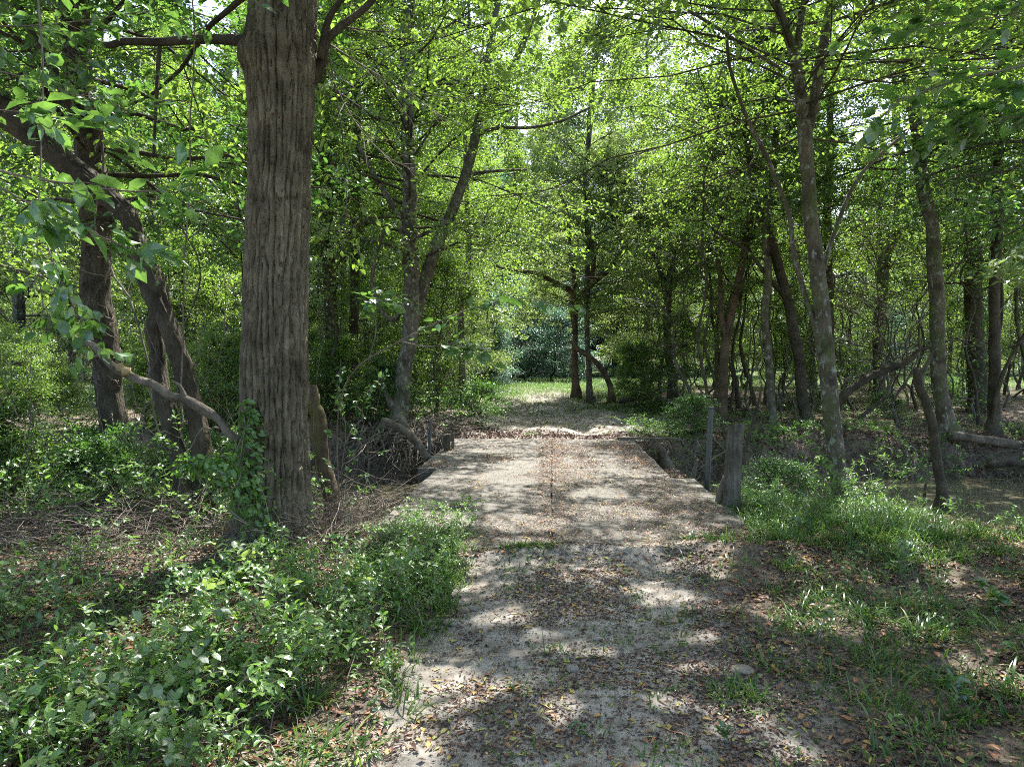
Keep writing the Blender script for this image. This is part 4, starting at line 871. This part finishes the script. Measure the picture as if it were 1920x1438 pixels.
x, y = region(260, 2.4, 6.5, 7.6, 11.8, lambda u, y: vp(u, y) * lowb(u, y)); sprigs(a, w, x, y, .26, 8, .055, leaf_t(.42, .08, .12))
x, y = region(50, 1.7, 4.8, 3.6, 7.2, vp); sprigs(a, w, x, y, .14, 4, .055, LB)
x, y = region(30, -.6, 1.3, 3.3, 7, vp); sprigs(a, w, x, y, .05, 3, .035, LB)
x, y = region(330, -9, -3.2, 7.4, 11.6, lambda u, y: .08 + .92 * vp(u, y)); sprigs(a, w, x, y, .55, 9, .075, LB)
x, y = region(240, 2.2, 13, 17.3, 24, vp); sprigs(a, None, x, y, .35, 7, .075, LB)
x, y = region(380, -10, -2.2, 17.6, 25, lambda u, y: .3 + .7 * vp(u, y)); sprigs(a, None, x, y, .5, 8, .09, LB)
x, y = region(420, 2.6, 16, 16.6, 19.0, vp); sprigs(a, None, x, y, .32, 7, .075, LB)
x, y = region(30, 5.2, 10, 7.6, 9.4, vp); sprigs(a, w, x, y, .15, 6, .06, LB)
x, y = region(150, 2.0, 3.6, 16.4, 19.5); sprigs(a, None, x, y, .4, 8, .06, LB)
x, y = region(26, 2.45, 3.0, 8.5, 9.6); sprigs(a, w, x, y, .5, 9, .06, leaf_t(.42, .08, .12), .3)
x, y = region(80, 3.9, 5.4, 9.7, 11.4); sprigs(a, w, x, y, .75, 11, .085, LEAFN, .25)
x, y = region(26, 7.4, 9.3, 11.6, 12.9); sprigs(a, w, x, y, .55, 9, .08, LB, .3)
x, y = region(170, -4.4, -1.0, 3.1, 7.2, vp); sprigs(a, w, x, y, .16, 5, .10, leaf_t(.16, .03, .25), .3)
x, y = region(70, -4.2, -1.0, 3.2, 6.4); sprigs(a, w, x, y, .55, 8, .05, LB, .35)
# low small leaves close to the ground
def lowleaf(n, x0, x1, y0, y1, fn, s_, hh):
    x, y = region(n, x0, x1, y0, y1, fn); z = hgt(x, y) + rg.uniform(.01, hh, len(x)); az = rg.uniform(0, 6.28, len(x))
    d = np.stack([np.cos(az), np.sin(az), rg.normal(0, .25, len(x))], 1)
    scatter(a, LS, np.stack([x, y, z], 1), frames(d, np.array([0, 0, 1.]) + rg.normal(0, .35, (len(x), 3))), s_ * rg.uniform(.5, 1.3, len(x)), np.clip(rg.normal(.4, .22, len(x)), 0, 1))
lowleaf(7000, -5, -.95, 3.1, 8.5, lambda u, y: (.06 + .94 * pat(u, y)) * (1 - .8 * sstep(5.2, 6.4, y) * sstep(1.9, 2.4, -u)), .038, .14)
lowleaf(6000, 2.3, 7, 7.4, 11.8, lambda u, y: pat(u, y) * lowb(u, y), .035, .12)
lowleaf(1300, 1.2, 5, 3.2, 7.4, pat, .028, .06)
x, y = region(420, 2.6, 15, 16.2, 18.2); sprigs(a, None, x, y, .22, 7, .06, leaf_t(.4, .08, .2))
x, y = region(300, -8.5, -3.3, 7.8, 11.8); sprigs(a, w, x, y, 1.2, 11, .075, LB, .3)
x, y = region(60, -5.5, -2.6, 7.0, 8.4); sprigs(a, w, x, y, .8, 10, .07, LB, .35)
x, y = region(120, -10, -2.2, 17.6, 21); sprigs(a, w, x, y, 1.7, 12, .09, LB, .3)
stuffpair('ground_cover', a, w, 'cover')
tag(link('pale_ground_cover', BQ.mesh('pale_ground_cover', ML['pale'], False)), kind='stuff')

# litter
fl = MB(); cr = MB()
def litter(mb, x, y, s_, tmpl, zoff=.006, z=None, lift=.18, tone=(0, 1)):
    n = len(x); az = rg.uniform(0, 6.28, n); zz = (hgt(x, y) if z is None else z) + zoff
    d = np.stack([np.cos(az), np.sin(az), rg.normal(0, lift * .5, n)], 1)
    scatter(mb, tmpl, np.stack([x, y, zz], 1), frames(d, np.array([0, 0, 1.]) + rg.normal(0, lift, (n, 3))), s_ * rg.uniform(.5, 1.35, n), rg.uniform(*tone, n))
clump = lambda u, y: sstep(.42, .62, fbm(u * 2.2, y * 2.2, 0, 95, 4))
off = lambda u, y: ~((np.abs(u) < 2.4) & (y > 6.95) & (y < 17.3))
x, y = region(5200, -3.5, 5, 3.0, 7.1, lambda u, y: .25 + .75 * clump(u, y)); litter(fl, x, y, .062, LEAFN)
x, y = region(1800, -4, 5, 3.0, 7.1, clump); litter(fl, x, y, .05, LEAF)
x, y = region(9000, -6, -1.0, 3.0, 8.5); litter(fl, x, y, .055, LEAF, .02, tone=(0, .55)); x, y = region(5000, -6, -1.0, 3.0, 8.5); litter(fl, x, y, .07, LEAFN, .03, lift=.4, tone=(.0, .5))
x, y = region(4000, 1.4, 6, 3.0, 9); litter(fl, x, y, .06, LEAF, .015, tone=(0, .6))
x, y = region(60000, -3.8, 5.4, 3.0, 7.4, lambda u, y: .12 + .88 * clump(u, y)); litter(cr, x, y, .027, LSN, .004)
x, y = region(16000, -6, 7, 3.0, 9.0, lambda u, y: .1 + .9 * clump(u, y) * (np.abs(u) > .9)); litter(cr, x, y, .04, LS, .01, lift=.35)
x, y = region(14000, -8, 8, 6.8, 12, off); litter(fl, x, y, .055, LEAF, tone=(0, .8))
x, y = region(13000, -12, 16, 17.4, 28, lambda u, y: np.where(np.abs(u) < 2.6, .35, 1.0)); litter(cr, x, y, .085, LS, .02, lift=.35, tone=(.2, 1))
x, y = region(1500, -12, 16, 17.4, 28); litter(fl, x, y, .08, LEAF, .02, lift=.35, tone=(0, .5))
x, y = region(30000, -8, 15, 15.9, 19.2); litter(cr, x, y, .07, LS, .015, lift=.6)
x, y = region(7000, -18, 24, 27, 44, lambda u, y: np.abs(u) > 3.2); litter(cr, x, y, .12, LS, tone=(.2, 1))
# on the deck, thickest along the seam and at the near right
dk = lambda u, y: np.clip(.10 + .8 * np.exp(-(u / .22) ** 2) + .5 * clump(u * .8, y * .5) + .25 * np.exp(-((u - 1.6) / .7) ** 2), 0, 1)
x, y = region(3400, -2.0, 2.25, 7.1, 12.4, dk); litter(fl, x, y, .048, LEAFN, .012, np.full(len(x), .042), .12)
x, y = region(1500, -2.0, 2.25, 7.1, 12.4, dk); litter(fl, x, y, .042, LEAF, .012, np.full(len(x), .042), .12, (.2, .7))
x, y = region(15000, -2.0, 2.25, 7.1, 12.4, dk); litter(cr, x, y, .024, LS, .012, np.full(len(x), .042), .12)
x, y = region(1700, -2.35, 1.95, 12.5, 17.0, dk); litter(fl, x, y, .06, LEAF, .012, np.full(len(x), .042), .12, (0, .7))
x, y = region(7000, -2.35, 1.95, 12.5, 17.2, dk); litter(cr, x, y, .035, LS, .012, np.full(len(x), .042), .12)
tag(link('fallen_leaves', fl.mesh('fallen_leaves', ML['fallen'], False)), kind='stuff')
tag(link('leaf_litter', cr.mesh('leaf_litter', ML['crumb'], False)), kind='stuff')

# ------------------------------------------------------------------ dead twigs and brush
tw = MB()
def twigs(n, x0, x1, y0, y1, L, lift, r=.004, fn=None, zt=0.0):
    x, y = region(n, x0, x1, y0, y1, fn)
    z = hgt(x, y)
    for k in range(len(x)):
        az = rg.uniform(0, 6.28); l_ = L * rg.uniform(.3, 1.3); up = rg.uniform(-.1, lift); p0 = np.array([x[k], y[k], z[k] + rg.uniform(0, .06) + rg.random() * zt])
        d = np.array([math.cos(az), math.sin(az), up]); s2 = np.linspace(0, 1, 5)[:, None]
        pp = p0 + d * l_ * s2 + rg.normal(0, .06 * l_, (5, 3)) * s2 - np.array([0, 0, .25 * lift * l_]) * s2 ** 2
        tube(tw, pp, r * rg.uniform(.5, 1.5) * (1 - .7 * s2[:, 0]), 4, 0, 0, False, float(rg.random()))
twigs(1500, -8.0, -2.0, 7.0, 11.0, .8, .8, .0042, None, .35)
twigs(1100, -5.0, -1.2, 3.4, 8.2, .5, .5, .0032)
twigs(1300, -6.5, -1.9, 6.0, 8.6, .6, .9, .0036, None, .25)
twigs(500, -4.2, -2.2, 16.6, 18.6, .8, .4, .008, None, .2)
twigs(900, 2.4, 16, 16.2, 22, .8, .4, .007)
twigs(220, 2.2, 4.5, 15.8, 17.8, .5, .5, .005)
twigs(300, 1.0, 5, 3.3, 7.5, .22, .1, .0022)
twigs(160, -1.0, 1.6, 3.2, 7.0, .16, .05, .0022)
twigs(40, -1.9, 2.0, 7.4, 16.5, .3, .02, .004)
twigs(220, -12, -4, 17.5, 30, 1.2, .6, .010)
twigs(240, 5, 20, 20, 34, 1.4, .5, .012)
for k in range(230):
    x0 = rg.uniform(-8.5, -2.4); y0 = rg.uniform(8.0, 11.8); h_ = rg.uniform(.6, 3.8) * rg.random() ** .5 + .3; s2 = np.linspace(0, 1, 12)[:, None]
    e = np.array([x0 + rg.normal(0, .8), y0 + rg.normal(0, .5), float(hgt(x0, y0)) + h_])
    pp = np.array([x0, y0, float(hgt(x0, y0))]) * (1 - s2) + e * s2 + np.cumsum(rg.normal(0, .05, (12, 3)), 0); pp[:, 2] += .3 * np.sin(s2[:, 0] * 3.1) * rg.normal(0, 1)
    tube(tw, pp, rg.uniform(.003, .009) * (1 - .5 * s2[:, 0]), 4, 0, 0, False, float(rg.random()))
tag(link('dead_twigs', tw.mesh('dead_twigs', MB_['twig'])), kind='stuff')
# exposed roots down the far left bank
rt = MB()
for k in range(130):
    x0 = rg.uniform(2.6, 15); s2 = np.linspace(0, 1, 8)[:, None]; yt = 17.5 + rg.uniform(-.3, .5); z0 = float(hgt(x0, yt)); e = np.array([x0 + rg.normal(0, .7), 16.5 + rg.uniform(0, .5), z0 - rg.uniform(.4, 1.1)])
    pp = np.array([x0, yt, z0 + .02]) * (1 - s2) + e * s2 + rg.normal(0, .06, (8, 3)); pp[:, 1] -= .3 * np.sin(s2[:, 0] * 3.1)
    tube(rt, pp, rg.uniform(.005, .022) * (1 - .75 * s2[:, 0]), 5, .1, k, False)
for k in range(90):
    x0 = rg.uniform(-4.4, -1.6) ; y0 = 18.0 + rg.uniform(-.2, .3); s2 = np.linspace(0, 1, 9)[:, None]
    if k < 50: x0 = -3.0 + rg.normal(0, .35)
    e = np.array([x0 + rg.normal(0, .6), 16.55 + rg.uniform(0, .5), rg.uniform(-1.1, -.4)])
    pp = np.array([x0, y0, .32]) * (1 - s2) + e * s2 + rg.normal(0, .07, (9, 3)); pp[:, 1] -= .25 * np.sin(s2[:, 0] * 3.1)
    tube(rt, pp, rg.uniform(.008, .035) * (1 - .75 * s2[:, 0]), 6, .1, k, False)
tag(link('exposed_roots', rt.mesh('exposed_roots', MB_['twig'])), kind='stuff')

# ------------------------------------------------------------------ vines, near branches
def vine(label, pts, Y, r=.006, sway=.01, name='hanging_vine', mt='twig', nleaf=0, leaf=.07):
    b = P(pts[0][0], pts[0][1], Y); o = thing(name, label, 'vine', tuple(b))
    rows = spline([P(q_[0], q_[1], Y + (q_[2] if len(q_) > 2 else 0)) for q_ in pts], 40) - b
    rows += (np.stack([vn(np.arange(40) * .5, pts[0][0], c_, 3) - .5 for c_ in range(3)], 1)) * sway * 4
    mb = MB(); tube(mb, rows, np.full(40, r), 6, .1, int(pts[0][0])); link('stem', mb.mesh('stem', MB_[mt]), o)
    if nleaf:
        l = MB(); i_ = rg.integers(0, 39, nleaf); p_ = rows[i_] + rg.normal(0, .03, (nleaf, 3)); d = rg.normal(0, 1, (nleaf, 3)) * [1, 1, .4] - [0, 0, .3]
        scatter(l, LEAF, p_, frames(norm(d), norm(np.array([0, -.6, .8]) + rg.normal(0, .4, (nleaf, 3)))), leaf * rg.uniform(.6, 1.2, nleaf), rg.random(nleaf)); link('foliage', l.mesh('foliage', ML['near'], False), o)
    return o
vine('long thin vine hanging straight down between the leaning trunk and the thick trunk', [(364, -60), (360, 150), (354, 330), (346, 520), (340, 700), (344, 800)], 7.2, .007)
vine('short dark vine end hanging at the left by the big drooping leaves', [(92, 380), (90, 440), (100, 478)], 5.0, .006)
vine('pale vine winding across the dry vine hung trunk, reaching down right', [(140, -20, 0), (150, 150, .1), (190, 260, 0), (180, 420, -.1), (240, 560, -.2), (280, 700, -.3), (300, 860, -.3)], 9.6, .012, .02)
vine('twisting vine wrapped round the upright stem of the forked tree', [(778, 360, -.3), (760, 395, -.35), (752, 440, -.3), (772, 480, -.3), (780, 520, -.2), (768, 560, -.3)], 18.4, .03, .03)
vine('thin loop of vine arching over the brush at the foot of the thick trunk', [(455, 860), (430, 815), (390, 800), (350, 850), (330, 930)], 7.0, .006, .02)
dv = MB(); tb = np.array(VTO.location)
for k in range(150):
    i_ = rg.integers(2, len(VT) - 14); L_ = rg.integers(6, 14); seg = VT[i_:i_ + L_]; a0 = rg.uniform(3.3, 6.1); 
    aa = a0 + np.linspace(0, rg.normal(0, .9), L_); rr = seg[:, 3] + rg.uniform(.0, .09)
    pp = seg[:, :3] + np.stack([np.cos(aa) * rr, np.sin(aa) * rr, 0 * aa], 1) + rg.normal(0, .012, (L_, 3)) - tb
    tube(dv, pp, np.full(L_, rg.uniform(.003, .009)), 4, 0, 0, False, float(rg.random()))
ob = thing('climbing_vine', 'tangle of dry grey vines wrapped round the dark upright trunk at left', 'vine', tuple(tb)); link('stem', dv.mesh('stem', MB_['twig']), ob)['kind'] = 'stuff'
def ivy(label, pts, Y, r, n, leaf, lm='fresh', hug=True, yoff=0.):
    """leaves clustered round a trunk or along a line: pts are (px, py, spread px)"""
    rows = spline([[*P(q_[0], q_[1], Y), q_[2] * Y / F] for q_ in pts], 60); b = rows[0, :3].copy(); o = thing('climbing_vine', label, 'vine', tuple(b))
    i_ = rg.integers(0, 60, n); az = rg.uniform(0, 6.28, n); rad = rows[i_, 3] * rg.uniform(.75, 1.35, n) if hug else rows[i_, 3] * np.sqrt(rg.random(n))
    p_ = rows[i_, :3] - b + np.stack([np.cos(az) * rad, np.sin(az) * rad * (1 if hug else .5) + yoff, rg.normal(0, .05, n)], 1)
    out_ = np.stack([np.cos(az), np.sin(az) - .3, 0 * az + .35], 1)
    d = np.stack([np.cos(az + 1.2), np.sin(az + 1.2), 0 * az - .5], 1) + rg.normal(0, .5, (n, 3))
    l = MB(); scatter(l, LEAF, p_, frames(norm(d), norm(out_ + rg.normal(0, .4, (n, 3)))), leaf * rg.uniform(.6, 1.3, n), np.clip(rg.normal(.5, .22, n), 0, 1))
    for k in range(7):
        mb = MB(); ph = rg.uniform(0, 6.28); aa = ph + np.linspace(0, rg.normal(0, 3), 60); rr = rows[:, 3] * .9
        tube(mb, rows[:, :3] - b + np.stack([np.cos(aa) * rr, np.sin(aa) * rr + yoff, 0 * aa], 1), np.full(60, r), 4, 0, 0, False); link('stem', mb.mesh('stem', MB_['twig']), o)
    link('foliage', l.mesh('foliage', ML[lm], False), o); return o
ivy('sunlit ivy covering the trunk just right of the thick tree across the creek', [(632, 800, 24), (628, 700, 24), (622, 600, 26), (617, 480, 26), (612, 340, 28), (608, 200, 30)], 21.0, .012, 2600, .12)
ivy('dark creeper shrouding the broad trunk second from the right edge', [(1832, 780, 26), (1830, 650, 26), (1826, 480, 30), (1822, 330, 34), (1820, 120, 36)], 24.0, .012, 3000, .11, 'deep')
ivy('green leafed creeper climbing the left side of the thick furrowed trunk', [(470, 1090, 42), (478, 1020, 36), (470, 960, 34), (462, 900, 40), (468, 840, 30), (472, 790, 22), (462, 762, 14)], 6.9, .004, 520, .085, 'cover', False)
ivy('creeper leaves spreading over the brush between the leaning trunk and the thick trunk', [(340, 880, 20), (390, 860, 40), (430, 900, 50), (470, 950, 44), (520, 1010, 20)], 6.65, .004, 420, .08, 'cover', False)
ivy('creeper leaves at the foot of the thick trunk, spreading right toward the bridge', [(500, 1010, 20), (530, 1050, 40), (600, 1075, 50), (680, 1060, 40), (760, 1040, 30)], 6.75, .004, 420, .07, 'cover', False)

def branch(name, label, stems, leaf, n, lm='near', tmpl=LEAF, r=.010, side=.35, per=9, flat=.4, cat='branch', tmax=1.0, bare=0.15, filt=None):
    """a leafy branch: stems are lists of (px, py, depth); side twigs carry the leaves"""
    b = P(*stems[0][0]); o = thing(name, label, cat, tuple(b)); w = MB(); l = MB(); st = []; en = []
    for si, s0 in enumerate(stems):
        rows = spline([P(*q_) for q_ in s0], 30) - b; tube(w, rows, np.linspace(r, r * .3, 30) * (1 if si == 0 else .7), 7, .08, si)
        for k in range(n):
            f = bare + (1 - bare) * (k + rg.random()) / n; c_ = rows[min(29, int(f * 29))]; td = norm(rows[min(29, int(f * 29) + 1)] - rows[max(0, int(f * 29) - 1)])
            sd = np.cross(td, [0, 0, 1.]); sd = sd / max(np.linalg.norm(sd), .05); sg = 1 if k % 2 else -1
            d = norm(td * .7 + sd * sg * rg.uniform(.4, 1.1) + np.array([0, 0, rg.normal(0, .25)])); e = c_ + d * side * rg.uniform(.5, 1.2)
            tube(w, np.array([c_, (c_ + e) / 2 + [0, 0, .01], e]), [r * .35, r * .25, r * .12], 4, 0, 0, False); st.append(c_ + (e - c_) * .2); en.append(e)
    leaves_on(l, np.array(st), np.array(en), per, leaf, tmpl, rg, leaf * .32, flat, (lambda p_, r_: sunkeep(p_ + b, r_)) if filt else None, .12)
    link('branch', w.mesh('branch', MB_['twig']), o); link('foliage', l.mesh('foliage', ML[lm], False), o); return o
branch('overhanging_branch', 'branch with long soft leaves reaching in close to the viewer at the left edge', [[(-160, 250, 2.6), (0, 320, 2.7), (130, 345, 2.8), (260, 360, 2.9), (330, 350, 3.0)], [(-40, 330, 2.7), (90, 400, 2.8), (180, 440, 2.8), (250, 470, 2.9)], [(-100, 200, 2.8), (30, 210, 3.0), (140, 230, 3.1), (230, 260, 3.2)]], .115, 8, 'near', LEAF, .006, .20, 6, .35)
branch('overhanging_branch', 'drooping spray of rounded leaves hanging down at the left edge', [[(60, -120, 3.3), (80, 120, 3.3), (75, 330, 3.3), (70, 480, 3.3), (90, 640, 3.4)], [(76, 420, 3.3), (110, 520, 3.3), (150, 600, 3.4), (170, 660, 3.4)]], .072, 13, 'near', LEAFB, .005, .16, 6, .9)
branch('overhanging_branch', 'leafy twigs crossing the top left corner in front of the leaning trunk', [[(-120, 40, 4.0), (30, 50, 4.2), (150, 40, 4.3), (280, 20, 4.5)], [(-60, 120, 4.2), (60, 150, 4.4), (180, 190, 4.5), (260, 210, 4.7)]], .09, 12, 'near', LEAF, .007, .28, 9)
branch('overhanging_branch', 'light green broad leaved branch reaching in from the top right corner', [[(2080, 60, 4.6), (1930, 120, 4.6), (1800, 150, 4.7), (1690, 190, 4.8), (1640, 235, 4.9)], [(1960, 110, 4.6), (1860, 190, 4.7), (1760, 240, 4.8)], [(2000, 0, 4.8), (1880, 30, 5.0), (1740, 50, 5.1), (1600, 80, 5.3)], [(2050, 170, 4.6), (1960, 210, 4.7), (1860, 230, 4.8), (1800, 260, 4.9)]], .105, 11, 'near', LEAFB, .008, .30, 8, .3)
branch('overhanging_branch', 'pale leaved twig poking in at the right edge halfway up', [[(2060, 440, 6.5), (1960, 450, 6.5), (1905, 470, 6.6), (1870, 495, 6.7)], [(1980, 470, 6.5), (1930, 500, 6.6), (1900, 510, 6.6)]], .10, 8, 'pale', LEAF, .008, .25, 8)
branch('overhanging_branch', 'leafy branch high up right of the thick trunk, catching the sun', [[(612, 80, 7.4), (690, 130, 7.2), (760, 170, 7.0), (830, 220, 6.9)], [(640, 50, 7.6), (720, 60, 7.4), (800, 50, 7.3), (880, 90, 7.2)], [(610, 120, 7.6), (660, 220, 7.5), (720, 290, 7.4), (780, 320, 7.4)], [(615, 90, 7.7), (640, 240, 7.9), (650, 380, 8.0), (640, 480, 8.1)]], .10, 18, 'fresh', LEAF, .012, .55, 12, .5, bare=.05, filt=True)
branch('leafy_sapling', 'sapling with wide leaves arching in front of the forked tree over the left bridge end', [[(640, 1000, 7.9), (632, 800, 7.6), (660, 700, 6.9), (750, 640, 6.5), (830, 600, 6.3), (905, 573, 6.2), (990, 560, 6.1), (1060, 580, 6.0)], [(750, 640, 6.5), (800, 650, 6.4), (850, 645, 6.3), (890, 655, 6.2)], [(690, 680, 6.8), (705, 620, 6.7), (700, 570, 6.7), (725, 560, 6.7)]], .115, 9, 'near', LEAFB, .010, .22, 5, .35, 'sapling', bare=.45)
branch('leafy_sapling', 'thin leafy shoots rising beside the rotten snag right of the thick trunk', [[(650, 1010, 8.2), (640, 900, 8.1), (648, 800, 8.0), (630, 720, 8.0)], [(655, 1010, 8.3), (690, 880, 8.4), (680, 760, 8.5), (720, 700, 8.5)]], .08, 12, 'near', LEAF, .008, .28, 6, .5, 'sapling')
branch('dead_branch', 'bare hooked twig stretched low across the front of the thick trunk', [[(440, 940, 7.0), (500, 955, 7.0), (550, 950, 7.0), (578, 925, 7.0)]], .03, 2, 'deep', LS, .004, .1, 1)
for (px, py, h_, lf, tm, lab) in [(1535, 1200, .30, .07, LEAFB, 'seedling with whitish sunlit leaves at the right side of the track'), (1865, 1130, .22, .11, LEAFB, 'seedling with two wide flat leaves near the right picture edge'),
        (1800, 1300, .22, .085, LEAF, 'bluish green broad leaved weed in the grass at lower right'), (100, 1200, .38, .085, LEAF, 'upright weed with paired pale leaves at the left picture edge'), (690, 1330, .15, .07, LEAF, 'small weed growing on the left edge of the track'),
        (1090, 1360, .13, .045, LEAF, 'little weed with small leaves near the bottom middle of the track'), (1360, 1360, .12, .06, leaf_t(.5), 'dark lobed weed at the bottom right of the track'), (990, 1055, .10, .05, LEAF, 'small weed in the dirt just before the bridge'),
        (1690, 1080, .38, .12, LEAFN, 'bright clump with narrow grassy leaves on the near bank at right'), (1480, 1000, .45, .09, LEAF, 'lush weed on the near bank between the bridge and the lichen trunk')]:
    q_ = G(px, py, .03); q_[2] = hgt(q_[0], q_[1]); o = thing('weed', lab, 'plant', tuple(q_)); l = MB(); w = MB()
    ns_ = 3 if h_ > .2 else 2
    if tm is LEAFN: ns_ = 9
    for k_ in range(ns_):
        w = MB(); sprigs(l, w, rg.normal(0, .02, 1), rg.normal(0, .02, 1), h_, 4, lf, tm, .25, np.zeros(1)); link('stem', w.mesh('stem', MB_['twig']), o)
    link('foliage', l.mesh('foliage', ML['near'], False), o)
for x, y, sc in ((-3.6, 18.9, 1.0), (-4.9, 19.2, 1.2), (-6.3, 18.6, 1.1), (-7.6, 19.4, 1.3), (-9.1, 18.8, 1.2), (-10.6, 19.5, 1.3), (-12.1, 19.0, 1.2), (-5.6, 20.6, 1.4), (-8.4, 21.0, 1.4), (-11.4, 21.4, 1.4)):
    plant('bush', 'shrub_e' if sc < 1.05 else 'shrub_a', x, y, 'bush in the dense thicket on the far bank left of the bridge', 'bush', 'bushes in the far bank thicket on the left', sc * .62)
for x, y, sc in ((-3.9, 9.6, .5), (-4.7, 10.4, .65), (-5.6, 9.8, .6), (-6.6, 10.5, .75), (-7.6, 9.7, .8), (-8.3, 11.0, .9), (-3.3, 11.2, .5), (-5.2, 8.7, .4), (-6.9, 8.6, .5)):
    plant('bush', 'shrub_e', x, y, 'dark low bush in the tangled brush around the left hand trunks', 'bush', 'dark bushes in the brush on the left', sc)
# growth along the near bank and in front of the left wood
for k, (px, Y, key, sc, lab) in enumerate([(20, 9.5, 'shrub_a', .8, 'bushy weed at the far left behind the brush pile'), (110, 11.3, 'pole_b', .45, 'thin leafy bush left of the vine hung trunk'), (300, 11.6, 'shrub_a', .65, 'leafy bush between the vine hung trunk and the leaning trunk'),
        (420, 11.8, 'shrub_a', .7, 'low bush behind the foot of the leaning trunk'), (1470, 10.6, 'shrub_d', .6, 'green bush between the wooden post and the lichen covered trunk')]):
    p = P(px, 900, Y); plant('bush', key, p[0], Y, lab, 'bush', None, sc)
